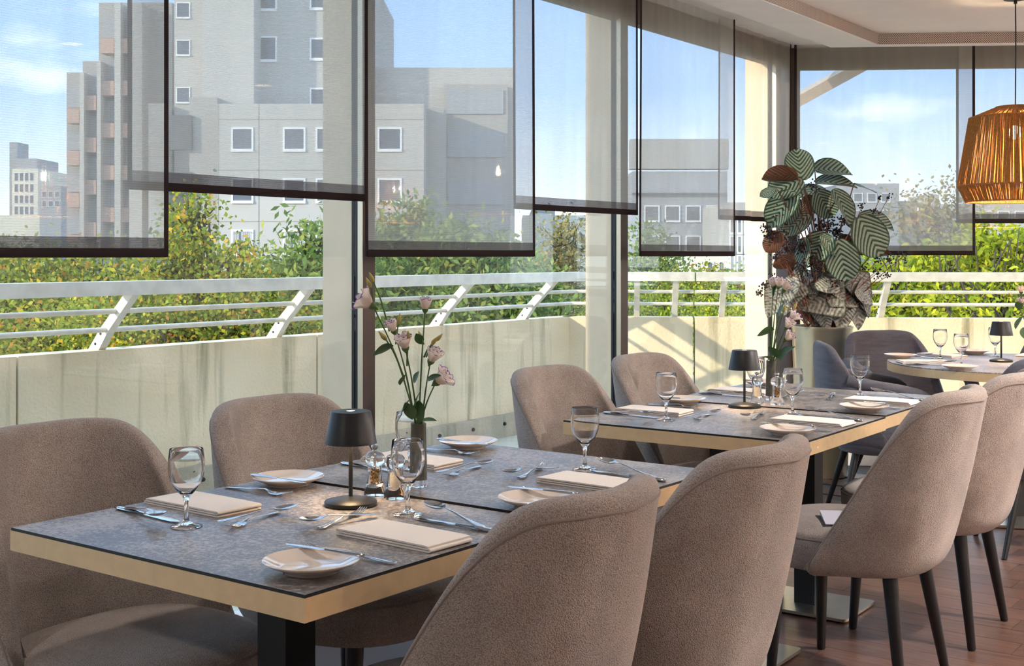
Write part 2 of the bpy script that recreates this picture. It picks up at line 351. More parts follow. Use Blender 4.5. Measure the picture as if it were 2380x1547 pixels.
# ================================================================== the setting
PDF = 3.10                                       # inner face of the window frames
CEIL = 2.53
def left_line(off, s): return -WN*(PDF-off) + WU*s
def meet(dl, df):                                # crossing of the line dl inside the left wall and df inside the far wall
    a = left_line(dl, 0); b = FP0 + FN*df; d = b-a
    den = WU.x*FU.y - WU.y*FU.x; s = (d.x*FU.y - d.y*FU.x)/den; return a + WU*s
LEFT_END = left_line(0, -6.5); CORNER = meet(0, 0)
FAR_END = FP0 + FU*5.2
room = [LEFT_END, CORNER, FAR_END, Vector((FAR_END.x, -4.2, 0)), Vector((LEFT_END.x, -4.2, 0))]
struct('floor', MB().prism([(p.x, p.y) for p in room], -.25, -.006), simple('subfloor', (.05, .03, .022), .7))
struct('ceiling', MB().prism([(p.x, p.y) for p in [left_line(-.25, -6.5), meet(-.25, -.25), FAR_END-FN*.25, Vector((FAR_END.x, -4.2, 0)), Vector((LEFT_END.x, -4.2, 0))]], CEIL, CEIL+.3), M['white'])
struct('wall_right', MB().box(FAR_END.x, FAR_END.x+.2, -4.2, FAR_END.y+.3, -.2, CEIL+.3), simple('warm_wall', (.74, .68, .61), .85))
struct('wall_back', MB().box(LEFT_END.x-.2, FAR_END.x+.2, -4.4, -4.2, -.2, CEIL+.3), bpy.data.materials['warm_wall'])
struct('wall_left', MB().box(LEFT_END.x-.2, LEFT_END.x, -4.2, LEFT_END.y, -.2, CEIL+.3), bpy.data.materials['warm_wall'])

# wooden floor boards run towards the window wall
T1A, T1TH = Vector((-.960, 2.393, 0)), rad(36.589)
T2A, T2TH = Vector((.161, 3.948, 0)), rad(35.635)
fl = bpy.data.objects['floor']
BU = Vector((math.sin(T1TH), math.cos(T1TH), 0)); BV = Vector((math.cos(T1TH), -math.sin(T1TH), 0))
BW, BL = .138, 1.22
plank = MB().box(.0008, BL-.0008, .0008, BW-.0008, -.006, 0).mesh('floor_plank', M['wood'], False)
def inside(p):
    n_ = len(room); c = False
    for i in range(n_):
        a, b = room[i], room[(i+1) % n_]
        if (a.y > p.y) != (b.y > p.y) and p.x < (b.x-a.x)*(p.y-a.y)/(b.y-a.y)+a.x: c = not c
    return c
cells = []
for i in range(-30, 75):
    sh = (i*.47 % 1.0)*BL
    for j in range(-6, 8):
        o_ = BU*(i*BW) + BV*(j*BL+sh)
        mid = o_ + BV*(BL/2) + BU*(BW/2)
        cs = [o_, o_+BV*BL, o_+BU*BW, o_+BU*BW+BV*BL]
        if not all(inside(c) for c in cs): continue
        vis = mid.y > 2.4 and -.05 < mid.x/mid.y < .50
        cells.append((0 if vis else 1, mid.length, o_))
cells.sort(key=lambda c: (c[0], c[1]))
rest = MB(); MP = frame_M(Vector(), BV, BU)
for k, (v_, d_, o_) in enumerate(cells):
    if k < 260 and v_ == 0: link('floor_plank', plank, fl, frame_M(o_, BV, BU))
    else: rest.box(.0008, BL-.0008, .0008, BW-.0008, -.006, 0, frame_M(o_, BV, BU))
tag(obj('floor_planking', rest, M['wood'], fl, False), kind='stuff')

# unseen wall added beyond the left picture edge to shade the near windows
wg = frame_M(left_line(0, -.30), WU, -WN)
struct('wall_sun_blocker', MB().box(-3.0, 0, .0, 2.42, -.3, 7.0, wg), M['white'])

# ---- left window wall: mullions every bay, panes, head and sill
S = [wall_at(px, PDF).dot(WU) for px in (843, 1443, 1804)]
BAY = (S[2]-S[0])/2
mull = [S[0]+k*BAY for k in (-4, -3, -2, -1)] + S
def mframe(s): return frame_M(left_line(0, s), WU, -WN)
mesh_mull = {
 'mullion': MB().box(.003, .066, 0, .024, .10, 2.40).mesh('mullion', M['frame'], False),
 'cover_strip': MB().box(-.001, .003, .001, .024, .10, 2.40).mesh('cover_strip', M['strip'], False),
 'gasket': MB().box(.001, .064, .024, .037, .10, 2.40).box(.001, .064, .043, .055, .10, 2.40).mesh('gasket', M['gasket'], False),
 'facade_fin': MB().box(0, .066, .055, .200, -.1, 2.75).mesh('facade_fin', M['fin'], False)}
wi = 0
for k in range(len(mull)):
    s0 = mull[k]
    s1 = mull[k+1] if k+1 < len(mull) else CORNER.dot(WU)-.02
    wi += 1
    w = tag(thing('window_%d' % wi, None, None), kind='structure'); w.matrix_basis = mframe(s0)
    for nm, me in mesh_mull.items(): link(nm, me, w)
    Lb = s1-s0
    if Lb > .3:
        obj('pane', MB().box(.064, Lb+.002, .038, .042, .10, 2.40), M['pane'], w, False)
    obj('head', MB().box(.066 if Lb > .3 else 0, Lb, 0, .055, 2.40, CEIL), M['frame'], w, False)
    obj('sill', MB().box(.0, Lb, -.005, .055, -.005, .10), M['white_metal'], w, False)
# corner post
cpost = tag(thing('window_%d' % (wi+1), None, None), kind='structure'); wi += 1
pc = [meet(0, .0)-WU*.06, meet(0, 0), meet(0, 0)+FU*.05, meet(-.06, -.06)+FU*.05, meet(-.06, -.06)-WU*.06]
obj('corner_post', MB().prism([(p.x, p.y) for p in pc], 0, CEIL), M['frame'], cpost, False)
# ---- far window wall
fs = [.05, (far_at(2414, 0)-FP0).dot(FU), 0, 0]; fs[2] = fs[1]+1.9; fs[3] = fs[2]+1.9
for k in range(3):
    wi += 1; w = tag(thing('window_%d' % wi, None, None), kind='structure'); w.matrix_basis = frame_M(FP0+FU*fs[k], FU, -FN)
    Lb = (fs[k+1] if k < 2 else 5.2)-fs[k]
    if k: obj('mullion', MB().box(0, .066, 0, .055, .10, 2.40), M['frame'], w, False); obj('facade_fin', MB().box(0, .066, .057, .2, -.1, 2.75), M['fin'], w, False)
    obj('pane', MB().box(.066 if k else 0, Lb, .028, .032, .10, 2.40), M['pane'], w, False)
    obj('head', MB().box(0, Lb, 0, .055, 2.40, CEIL), M['frame'], w, False)
    obj('sill', MB().box(0, Lb, -.012, .055, -.005, .10), M['white_metal'], w, False)
# ---- ceiling soffit with perforated ventilation strip
LO, LI, FO, FI = .352, .600, .41, .475
sof = MB().prism([(p.x, p.y) for p in (left_line(LO, -6.0), meet(LO, FO), meet(LI, FI), left_line(LI, -6.0))], 2.465, CEIL)
sof2 = MB().prism([(p.x, p.y) for p in (meet(LO, FO), FP0+FN*FO+FU*5.1, FP0+FN*FI+FU*5.1, meet(LI, FI))], 2.465, CEIL)
struct('trim_1', sof, M['white']); struct('trim_2', sof2, M['white'])
g0 = left_line(LI, -6.0); g1 = meet(LI, FI); g2 = FP0+FN*FI+FU*5.1
t1 = tag(thing('trim_3', None, None), kind='structure'); t1.matrix_basis = frame_M(g0, WU, -WN)
obj('ventilation_strip', MB().box(0, (g1-g0).length, -.006, 0, 2.469, 2.527), M['perf'], t1, False)
t2 = tag(thing('trim_4', None, None), kind='structure'); t2.matrix_basis = frame_M(g1, FU, -FN)
obj('ventilation_strip', MB().box(0, (g2-g1).length, -.006, 0, 2.469, 2.527), M['perf'], t2, False)

# ---- terrace, parapets
struct('floor_terrace', MB().prism([(-9, -6), (-9, 3.2), (left_line(-2.55, 9).x, left_line(-2.55, 9).y), (9.5, 9.2), (9.5, 6.6), (FAR_END-FN*.2).to_tuple()[:2], meet(-.06, -.06).to_tuple()[:2], left_line(-.06, -7).to_tuple()[:2]], -.3, -.012), M['terrace'])
PW = 6.508*math.cos(TW)                          # distance of the left parapet from the camera
PAR = .80
def par_line(off, s): return -WN*(PW-off) + WU*s
PC = par_line(0, wall_at(1322, PW).dot(WU))      # inner corner of the two parapets
PFA = rad(5.0); PFU = Vector((math.cos(PFA), -math.sin(PFA), 0)); PFN = Vector((-math.sin(PFA), -math.cos(PFA), 0))
pl = tag(thing('wall_parapet_left', None, None), kind='structure'); pl.matrix_basis = frame_M(PC, WU, -WN)
edges = [0] + [(par_line(0, wall_at(px, PW).dot(WU))-PC).dot(WU) for px in (737, 40)] + [-7.5, -10.5]
for a, b in zip(edges, edges[1:]):
    obj('parapet_panel', MB().box(b+.006, a-.006 if a else 0.12, 0, .14, -.3, PAR), M['parapet'], pl, False)
    kb = obj('kerb', MB().box(b+.004, a-.004, -.05, 0, -.02, .145), M['kerb'], pl, False)
    x = a-.18
    bolt = MB()
    while x > b+.1:
        bolt.lathe([(0, .012), (.011, .012), (.013, 0)], 8, Matrix.Translation((x, -.05, .085)) @ Matrix.Rotation(math.pi/2, 4, 'X')); x -= .36
    if bolt.v: tag(obj('anchor_bolts', bolt, M['gasket'], kb, True), kind='stuff')
pf = tag(thing('wall_parapet_far', None, None), kind='structure'); pf.matrix_basis = frame_M(PC, PFU, -PFN)
def parfar(px, off=0):
    p = PC+PFN*off; k = (px-CX)/F; return (k*p.y-p.x)/(PFU.x-k*PFU.y)
edges = [0, parfar(1613), parfar(2560), 8.5]
for a, b in zip(edges, edges[1:]):
    obj('parapet_panel', MB().box(a+.008 if a else -.05, b-.008, 0, .14, -.3, PAR), M['parapet'], pf, False)
    obj('kerb', MB().box(a+.004, b-.004, -.05, 0, -.02, .145), M['kerb'], pf, False)

# ---- railings leaning in over the parapets
INB = .285
def rail_corner(o, far):
    a = PC+WN*o; b = PC+PFN*o; d = b-a; den = WU.x*PFU.y-WU.y*PFU.x
    s = (d.x*PFU.y-d.y*PFU.x)/den; return (a+WU*s-b).dot(PFU) if far else s
def railing(label, base, ux, nx, s0, s1, posts, joint=None, far=False):
    t = thing('terrace_railing', label, 'railing', base); t.matrix_basis = frame_M(base, ux, nx)      # local x along, y towards the room
    segs = [(s0, s1)] if joint is None else [(s0, joint-.006), (joint+.006, s1)]
    for a, b in segs:
        h = obj('handrail', MB().box(a, b, INB-.075-.06, INB-.06+.03, 1.078, 1.145), M['rail'], t, False)
        for fr in (.36, .69):
            yo = -.06+(INB-.05)*fr; a_, b_ = (rail_corner(yo, True) if far and a == s0 else a), (rail_corner(yo, False) if not far and b == s1 else b)
            obj('mid_rail', MB().tube([(a_, -.06+(INB-.05)*fr, PAR+(1.085-PAR)*fr), (b_, -.06+(INB-.05)*fr, PAR+(1.085-PAR)*fr)], .0135, 10), M['rail'], t)
    for s in posts:
        p = MB(); y0, y1 = -.075, INB-.10
        def q(y, z, w=.0): return (y, z)
        side = [(-.115, PAR), (-.03, PAR), (.045, PAR+.095), (INB-.045, 1.08), (INB-.115, 1.08), (-.02, PAR+.105)]
        n_ = len(side); hw = .021
        p.add([(s-hw, y, z) for y, z in side]+[(s+hw, y, z) for y, z in side], [tuple(range(n_-1, -1, -1)), tuple(range(n_, 2*n_))]+[(i, (i+1) % n_, n_+(i+1) % n_, n_+i) for i in range(n_)])
        po = obj('post', p, M['rail'], t, False)
        for yb, zb in ((-.055, PAR+.03), (-.012, PAR+.082)):
            obj('bolt', MB().lathe([(0, .004), (.006, .004), (.007, 0)], 8, Matrix.Translation((s-hw, yb, zb)) @ Matrix.Rotation(-math.pi/2, 4, 'Y')), M['gasket'], po)
    return t
lp = [(wall_at(px, PW).dot(WU)-PC.dot(WU)) for px in (1232, 1033, 657, 246)]
lp = lp + [lp[-1]-1.3, lp[-1]-2.6]
railing('pale aluminium railing along the window side of the terrace, left of the corner', PC, WU, WN, lp[-1]-1.0, rail_corner(INB-.1, False)-.02, lp)
fp = [parfar(px) for px in (1480, 1568, 1678, 2050)]
fp = fp + [fp[-1]+1.2, fp[-1]+2.4, fp[-1]+3.6]
railing('pale aluminium railing across the far end of the terrace behind the plant', PC, PFU, PFN, rail_corner(INB-.1, True)+.03, 8.0, fp, parfar(1617, INB), True)

# ================================================================== blinds
def blind(label, P, ex, en, width, z0, z1, hl=True, hr=True, amp=.006, folds=0., group='sheer window blinds', seed=0):
    t = thing('window_blind', label, 'blind', (0, 0, 0), 0, group); t.matrix_basis = frame_M(P, ex, en)
    rnd = random.Random(seed); ph = [rnd.uniform(0, 6.28) for _ in range(4)]
    def wob(x, z):
        k = 1-(z-z0)/(z1-z0)
        y = amp*(.6*math.sin(x*5+ph[0]+z*.6)+.4*math.sin(x*11+ph[1]))*(.3+k)
        if folds: y += folds*math.sin(x*34+ph[2]+.5*math.sin(x*9))*(.35+.65*k)
        return y
    nx = max(10, int(width*(90 if folds else 14)))
    def patch(xa, xb, za, zb, nxx, nz, off=0., th=0.):
        m = MB(); m.grid([[(xa+(xb-xa)*i/nxx, wob(xa+(xb-xa)*i/nxx, za+(zb-za)*j/nz)+off, za+(zb-za)*j/nz) for i in range(nxx+1)] for j in range(nz+1)]); return m
    hh = .056
    obj('fabric', patch(0, width, z0+.012, z1, nx, 10), M['blind'], t, True, None)
    h = obj('bottom_hem', patch(-.002, width+.004, z0, z0+hh, nx, 2, .003), M['hem_thin'], t, True, None)
    pts = [(width*i/nx, wob(width*i/nx, z0)+.003, z0+.012) for i in range(nx+1)]
    obj('hem_bar', MB().tube(pts, .013, 6, True, .35, up=(0, 1, 0)), M['hem'], h)
    for on, x in ((hl, 0), (hr, width)):
        if on:
            pts = [(x, wob(x, z0+(z1-z0)*j/10)+.002, z0+(z1-z0)*j/10) for j in range(11)]
            obj('side_edge', MB().tube(pts, .0085, 5, True, .3, up=(0, 1, 0)), M['hem'], t)
    return t
PDFRONT, PDBACK = 2.97, 3.04
ZF, ZB = 1.265, 1.462
def lblind(label, a, b, pd, z0, seed, **kw):
    A, B = wall_at(a, pd), wall_at(b, pd); return blind(label, A, WU, WN, (B-A).length, z0, CEIL-.002, seed=seed, **kw)
lblind('leftmost low-hanging sheer blind, cut by the left picture edge', -330, 385, PDFRONT, ZF, 1)
lblind('high-hanging sheer blind between the leftmost blind and the nearest mullion', 300, 852, PDBACK, ZB, 2)
lblind('low sheer blind right of the nearest mullion, behind the flower vase', 850, 1237, PDFRONT, ZF, 3)
lblind('high sheer blind ending at the second mullion, above the far post of the left railing', 1193, 1479, PDBACK, ZB, 4)
lblind('narrow low sheer blind right of the second mullion', 1490, 1706, PDFRONT, ZF, 5)
lblind('softly folded sheer blind in the corner left of the striped plant', 1671, 1839, PDBACK, ZB, 6, folds=.012)
def fblind(label, a, b, off, z0, seed, **kw):
    A, B = far_at(a, off), far_at(b, off); return blind(label, A, FU, FN, (B-A).dot(FU), z0, CEIL-.002, seed=seed, **kw)
fblind('wide low sheer blind on the far window behind the striped plant', 1849, 2263, .13, 1.271, 7)
fblind('high sheer blind on the far window behind the woven pendant lamp', 2225, 2620, .06, 1.462, 8)

# ================================================================== outside: ground, houses, trees
GZ = -9.5
tag(obj('ground', MB().box(-400, 400, 14, 900, GZ-.5, GZ), M['grass'], None, False), kind='structure')
def bx(px0, px1, py0, py1, Y, depth):            # a block whose front face stands at distance Y
    return ((px0-CX)/F*Y, (px1-CX)/F*Y, Y, Y+depth, zat(py1, Y), zat(py0, Y))
def block(mb, px0, px1, py0, Y, depth, z0=GZ):
    a = bx(px0, px1, py0, 0, Y, depth); return mb.box(a[0], a[1], a[2], a[3], z0, a[5])
def windows(parent, Y, rects, curtain=()):
    for i, (a, b, c, d) in enumerate(rects):
        q = bx(a, b, c, d, Y, .1); t = .10 if (q[1]-q[0]) > .8 else .06
        m = MB().box(q[0]-t, q[1]+t, Y-.10, Y+.05, q[4]-t*1.6, q[4]).box(q[0]-t, q[1]+t, Y-.06, Y+.05, q[5], q[5]+t).box(q[0]-t, q[0], Y-.06, Y+.05, q[4], q[5]).box(q[1], q[1]+t, Y-.06, Y+.05, q[4], q[5])
        f = obj('window', m, M['winfr'], parent, False)
        obj('window_pane', MB().box(q[0], q[1], Y-.03, Y+.02, q[4], q[5]), M['winglass'], f, False)
        if i in curtain:
            cm = MB(); n_ = 9
            for k in range(n_):
                if k == 3: continue
                x0 = q[0]+(q[1]-q[0])*k/n_; cm.box(x0, x0+(q[1]-q[0])/n_*.8, Y-.045, Y-.032, q[4], q[5])
            obj('curtain', cm, M['curtain'], f, False)
def building(label, Y, parts):                   # parts: (name, material, list of blocks)
    t = thing('apartment_building', label, 'building', (0, 0, 0))
    for nm, mt, bl in parts:
        m = MB()
        for args in bl: block(m, *args)
        obj(nm, m, M[mt], t, False)
    return t
# white precast block filling the middle of the view
YB = 68.
main = building('large white precast apartment block behind the trees', YB, [
    ('tall_wall', 'bldg', [(405, 470, -60, YB+3, 14), (470, 590, -60, YB+2, 14), (590, 862, -60, YB+4, 14)]),
    ('side_wall', 'bldg', [(862, 1196, 157, YB+6, 12)]),
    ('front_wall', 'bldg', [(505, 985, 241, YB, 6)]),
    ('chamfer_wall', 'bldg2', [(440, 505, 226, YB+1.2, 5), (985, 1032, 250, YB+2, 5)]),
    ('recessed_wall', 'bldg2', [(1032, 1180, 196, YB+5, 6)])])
windows(main, YB, [(a, b, c, d) for (a, b) in ((542, 585), (662, 706), (738, 778), (882, 930)) for (c, d) in ((300, 346), (418, 466), (538, 588), (656, 706))], curtain=(2, 6, 10))
windows(main, YB+4, [(724, 758, 92, 135), (724, 758, 208, 250), (596, 640, 88, 138), (596, 640, -10, 20), (724, 758, -20, 18)])
windows(main, YB+3, [(412, 440, y, y+32) for y in (8, 95, 205)])
jm = MB()
for px in (507, 601, 812): q = bx(px-1, px+1, 241, 760, YB, .1); jm.box(q[0], q[1], YB-.02, YB+.01, q[4], q[5])
for py in (277, 395, 514, 634): q = bx(507, 985, py-.9, py+.9, YB, .1); jm.box(q[0], q[1], YB-.02, YB+.01, q[4], q[5])
obj('panel_joints', jm, M['joint'], main, False)
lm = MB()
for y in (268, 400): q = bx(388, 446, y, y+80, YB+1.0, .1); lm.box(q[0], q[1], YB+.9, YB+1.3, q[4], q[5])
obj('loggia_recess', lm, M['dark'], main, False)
rm = MB()
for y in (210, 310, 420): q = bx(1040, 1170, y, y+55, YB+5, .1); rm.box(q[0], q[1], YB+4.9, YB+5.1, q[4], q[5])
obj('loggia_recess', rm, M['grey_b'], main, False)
# stepped balcony tower on the left
YT = 76.
tow = building('stepped apartment tower with salmon balcony panels at the far left', YT, [
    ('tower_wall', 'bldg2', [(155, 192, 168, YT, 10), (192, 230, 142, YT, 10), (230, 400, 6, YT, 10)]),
    ('pier', 'bldg', [(185, 195, 168, YT-1.6, 2), (225, 234, 142, YT-1.6, 2), (266, 280, 6, YT-1.6, 2), (300, 330, 6, YT-1.6, 2), (345, 388, 240, YT-6, 8)])])
for px0, px1, top in ((157, 185, 200), (196, 224, 170), (236, 266, 38), (281, 300, 38)):
    y = top; k = 0
    while y < 560:
        q = bx(px0, px1, y, y+50, YT-.6, .1); obj('loggia', MB().box(q[0], q[1], YT-.5, YT+.2, q[4], q[5]), M['grey_b'], tow, False)
        q = bx(px0, px1, y+52, y+86, YT-1.2, .1); obj('balcony_panel', MB().box(q[0], q[1], YT-1.3, YT-.2, q[4], q[5]), M['salmon'], tow, False)
        y += 98; k += 1
# skyline
YS = 420.
sk = building('pale slender office tower on the far-left horizon', YS, [('tower_wall', 'cream_b', [(28, 88, 392, YS, 30)]), ('crown', 'grey_b', [(22, 40, 330, YS+8, 10), (34, 86, 368, YS+4, 20)])])
windows(sk, YS, [(34+12*i, 42+12*i, 402+26*j, 420+26*j) for i in range(4) for j in range(4)])
s2 = building('low grey block on the left horizon beside the office tower', YS-60, [('wall', 'grey_b', [(92, 142, 432, YS-60, 30)]), ('plinth', 'cream_b', [(-20, 160, 500, YS-50, 30)])])
windows(s2, YS-60, [(98+15*i, 108+15*i, 445+22*j, 458+22*j) for i in range(3) for j in range(2)])
hr = thing('roof_house', 'dark slate roofed house glimpsed through the oaks at lower left', 'house', (0, 0, 0))
a = bx(-160, 330, 612, 700, 44., 8); xm = (a[0]+a[1])/2
obj('wall', MB().box(a[0], a[1], 45, 53, GZ, zat(690, 44)), M['cream_b'], hr, False)
obj('roof', MB().add([(a[0]-.4, 44, zat(700, 44)), (a[1]+.4, 44, zat(700, 44)), (a[1]+.4, 49, zat(590, 49)), (a[0]-.4, 49, zat(590, 49)), (a[0]-.4, 54, zat(700, 44)), (a[1]+.4, 54, zat(700, 44))], [(0, 1, 2, 3), (3, 2, 5, 4), (0, 3, 4), (1, 5, 2)]), M['slate'], hr, False)
for px in (40, 92):
    p0 = at(px, 612, 47.2); d = Vector((0, 5, zat(590, 49)-zat(700, 44))).normalized()
    obj('roof_window', MB().tube([p0-d*.55-Vector((0, .12, 0)), p0+d*.55-Vector((0, .12, 0))], .35, 4, True, .25, up=(0, -.6, .8)), M['winfr'], hr, False)
# right-hand horizon
gb = building('flat-topped grey building behind the narrow low blind', 62., [('wall', 'grey_b', [(1470, 1690, 398, 62., 10)]), ('parapet_band', 'bldg2', [(1466, 1694, 392, 61.8, 1, 7.0)]), ('ledge', 'dark', [(1470, 1690, 448, 61.7, .4, zat(451, 62))])])
windows(gb, 62., [(1500+48*i, 1530+48*i, 480+70*j, 512+70*j) for i in range(4) for j in range(2)])
wb = building('white building with tall slit windows beside the corner window', 54., [('wall', 'bldg', [(1690, 1790, 470, 54., 7)]), ('low_wall', 'cream_b', [(1560, 1690, 596, 55., 6)])])
windows(wb, 54., [(1698+17*i, 1705+17*i, 505+45*j, 540+45*j) for i in range(3) for j in range(3)])
windows(wb, 55., [(1645, 1655, 610, 632), (1672, 1682, 611, 632)])
rb = building('stepped grey and white blocks right of the striped plant', 90., [('tall_wall', 'grey_b', [(1960, 2090, 426, 90., 10)]), ('mid_wall', 'bldg2', [(2090, 2134, 467, 91., 10)]), ('low_wall', 'bldg', [(2134, 2480, 474, 95., 10), (2158, 2183, 452, 96., 5)])])
windows(rb, 90., [(1985+32*i, 2003+32*i, 450+40*j, 468+40*j) for i in range(3) for j in range(2)])
windows(rb, 95., [(2200+40*i, 2224+40*i, 492, 508) for i in range(5)])
eb = building('pale terraced houses behind the thin autumn tree', 80., [('wall', 'cream_b', [(1215, 1440, 500, 80., 10)]), ('end_wall', 'bldg', [(1235, 1290, 488, 79., 8)])])
windows(eb, 80., [(1245, 1252, 514, 530), (1310, 1325, 520, 540), (1348, 1362, 506, 514), (1345, 1360, 545, 565), (1290, 1303, 560, 580)])
lb = building('bluish low building seen between the trees below the rail', 46., [('wall', 'bldg2', [(1120, 1215, 560, 46., 8)]), ('end_wall', 'bldg', [(1000, 1050, 590, 47., 6)])])
windows(lb, 46., [(1140, 1168, 675, 700), (1180, 1196, 675, 700)])
# awning arm outside the far window
aw = tag(obj('awning_arm', MB().tube([at(1800, 262, 8.7), at(2075, 110, 7.75)], .052, 4, True, 1.0), simple('painted_steel', (.66, .52, .42), .5), None, False), 'diagonal pale steel awning arm outside the far window', 'awning arm')

def tree(name, label, base, blobs, nleaf, size, mat, seed, group='trees beyond the terrace', trunk=.16, clump=.32, elong=1.0, twigs=40, limbs=0):
    """blobs: (px, py, distance, radius x, radius z). A crown of leaf clumps on real branches."""
    rng = np.random.default_rng(seed); t = thing(name, label, 'tree', (base[0], base[1], GZ), 0, group)
    o = Vector((base[0], base[1], GZ)); C = [at(b[0], b[1], b[2])-o for b in blobs]
    top = sum(C, Vector())/len(C); top.z = min(c.z for c in C)-max(b[4] for b in blobs)*.5
    tm = MB(); tm.tube([(0, 0, 0), (top.x*.35, top.y*.35, top.z*.5), (top.x*.8, top.y*.8, top.z)], [trunk*1.4, trunk*1.1, trunk*.75], 8)
    obj('trunk', tm, M['bark'], t)
    vol = np.array([b[3]*b[3]*b[4] for b in blobs]); vol = vol/vol.sum()
    br = MB(); P = []
    for c, b, w in zip(C, blobs, vol):
        for _ in range(4):
            e_ = c+Vector((rng.normal()*b[3]*.35, rng.normal()*b[3]*.35, rng.normal()*b[4]*.35))
            mid = (top+e_)/2+Vector((rng.normal()*.2, rng.normal()*.2, -.2))
            br.tube([top*.8+Vector((0, 0, top.z*.15)), mid, e_], [trunk*.45, trunk*.25, trunk*.08], 5)
        k = max(6, int(nleaf*w/70)); dirs = rng.normal(size=(k, 3)); dirs /= np.linalg.norm(dirs, axis=1)[:, None]
        rr = rng.uniform(.25, 1.0, size=(k, 1))**.5
        cl = np.array(c)+dirs*rr*np.array([b[3], b[3], b[4]])
        for q in cl[:min(twigs, k)]:
            q = Vector(q); s_ = c+(q-c)*.25; br.tube([s_, (s_+q)/2+Vector((0, 0, -.06)), q], [trunk*.14, trunk*.10, trunk*.05], 4, False)
        n_ = int(nleaf*w); ids = rng.integers(0, k, n_)
        P.append(cl[ids]+rng.normal(size=(n_, 3))*clump*np.array([1, 1, .75]))
    for _ in range(limbs):                       # long bare limbs on the near side of the crown
        c, b = C[rng.integers(len(C))], None; k = rng.uniform(-1, 1)
        a0 = Vector((c.x+k*.5, c.y-.35, min(q.z for q in C)-.5)); e_ = c+Vector((k*.9+rng.normal()*.3, -.45-rng.uniform(0, .3), .1+rng.uniform(0, .35)))
        m_ = a0.lerp(e_, .5)+Vector((rng.normal()*.15, 0, rng.normal()*.08)); r_ = rng.uniform(.010, .022)
        br.tube(catmull([a0, m_, e_], 7), [r_*(1-.09*i) for i in range(7)], 5, False)
    obj('branches', br, M['bark'], t)
    P = np.concatenate(P); n_ = len(P)
    a = rng.normal(size=(n_, 3)); a /= np.linalg.norm(a, axis=1)[:, None]
    b_ = rng.normal(size=(n_, 3)); b_ -= (b_*a).sum(1)[:, None]*a; b_ /= np.linalg.norm(b_, axis=1)[:, None]
    sz = size*rng.uniform(.65, 1.35, size=(n_, 1))
    V = np.stack([P-a*sz*.5*elong, P+b_*sz*.32, P+a*sz*.5*elong, P-b_*sz*.32], 1).reshape(-1, 3)
    me = bpy.data.meshes.new('leaves'); me.vertices.add(n_*4); me.vertices.foreach_set('co', V.ravel())
    me.loops.add(n_*4); me.loops.foreach_set('vertex_index', np.arange(n_*4, dtype=np.int32)); me.polygons.add(n_)
    me.polygons.foreach_set('loop_start', np.arange(0, n_*4, 4, dtype=np.int32)); me.polygons.foreach_set('loop_total', np.full(n_, 4, dtype=np.int32))
    me.update(); me.materials.append(M[mat]); lv = link('leaves', me, t); tag(lv, kind='stuff'); return t
def X(px, Y): return (px-CX)/F*Y
tree('oak_tree', 'oak with yellowing leaves reaching up past the leftmost blind corner', (X(420, 17.), 17.), [(440, 520, 17., .42, .36), (470, 490, 17., .25, .32), (420, 620, 17., .6, .4), (560, 590, 16.6, .35, .28), (500, 700, 16.8, .9, .55), (330, 740, 16.5, 1., .6), (600, 760, 17, .8, .5)], 21750, 0.068, 'oak', 1, clump=.15)
tree('oak_tree', 'dense oak behind the railing at the far left edge', (X(120, 19.), 19.), [(60, 640, 19., 1.3, .42), (230, 640, 18.5, .8, .42), (130, 750, 18., 1.6, .7), (-60, 740, 18., 1.0, .8), (290, 800, 18., 1.2, .6)], 24650, 0.080, 'oak', 2, clump=.22)
tree('ash_tree', 'slender-leaved green tree left of the nearest mullion', (X(690, 21.), 21.), [(720, 560, 21., .35, .4), (700, 640, 21., .8, .35), (650, 720, 21., 1.2, .6), (780, 700, 21.5, 1., .7)], 14500, 0.096, 'ash', 3, clump=.24, elong=1.6)
tree('ash_tree', 'bright green ash between the mullion and the vase flowers', (X(920, 24.), 24.), [(910, 600, 24., .75, .55), (960, 540, 24., .4, .5), (900, 700, 24., 1.3, .7), (850, 780, 24., 1.0, .6)], 15950, 0.104, 'ash', 4, clump=.26, elong=1.5)
tree('ash_tree', 'dark green ash behind the middle of the railing', (X(1090, 22.), 22.), [(1060, 590, 22., .65, .5), (1150, 610, 22.5, .6, .4), (1080, 690, 22., 1.1, .5), (1200, 690, 22., .8, .45), (1010, 700, 22., .6, .6)], 17400, 0.096, 'ash', 5, clump=.24, elong=1.5)
tree('thin_tree', 'thin brownish autumn tree left of the second mullion', (X(1310, 27.), 27.), [(1310, 570, 27., .62, .7), (1300, 660, 27., .85, .5), (1330, 720, 27., .9, .4), (1250, 620, 27., .3, .3)], 6090, 0.088, 'dry', 6, clump=.24, twigs=60)
tree('thin_tree', 'sparse tree with thin twigs right of the second mullion', (X(1530, 30.), 30.), [(1530, 620, 30., .75, .35), (1500, 560, 30., .4, .5), (1570, 690, 30., 1.0, .5), (1480, 690, 30., .8, .5)], 7540, 0.096, 'ash', 7, clump=.22, twigs=60)
tree('thin_tree', 'yellow flecked tree under the far handrail left of the corner', (X(1650, 26.), 26.), [(1640, 690, 26., .9, .45), (1730, 700, 26., .6, .5), (1560, 720, 26., .8, .35), (1740, 640, 26., .25, .35)], 9425, 0.088, 'oak', 8, clump=.22)
tree('robinia_tree', 'yellow-green feathery tree right of the striped plant', (X(2120, 17.), 17.), [(2080, 640, 17., .7, .28), (2190, 630, 17., .7, .3), (2100, 710, 16.5, .9, .3), (2250, 700, 16.6, .8, .35), (2000, 700, 16.5, .6, .3), (1930, 680, 17, .6, .3)], 9889, 0.068, 'robinia', 9, trunk=.2, clump=.17, elong=1.5, twigs=90, limbs=46)
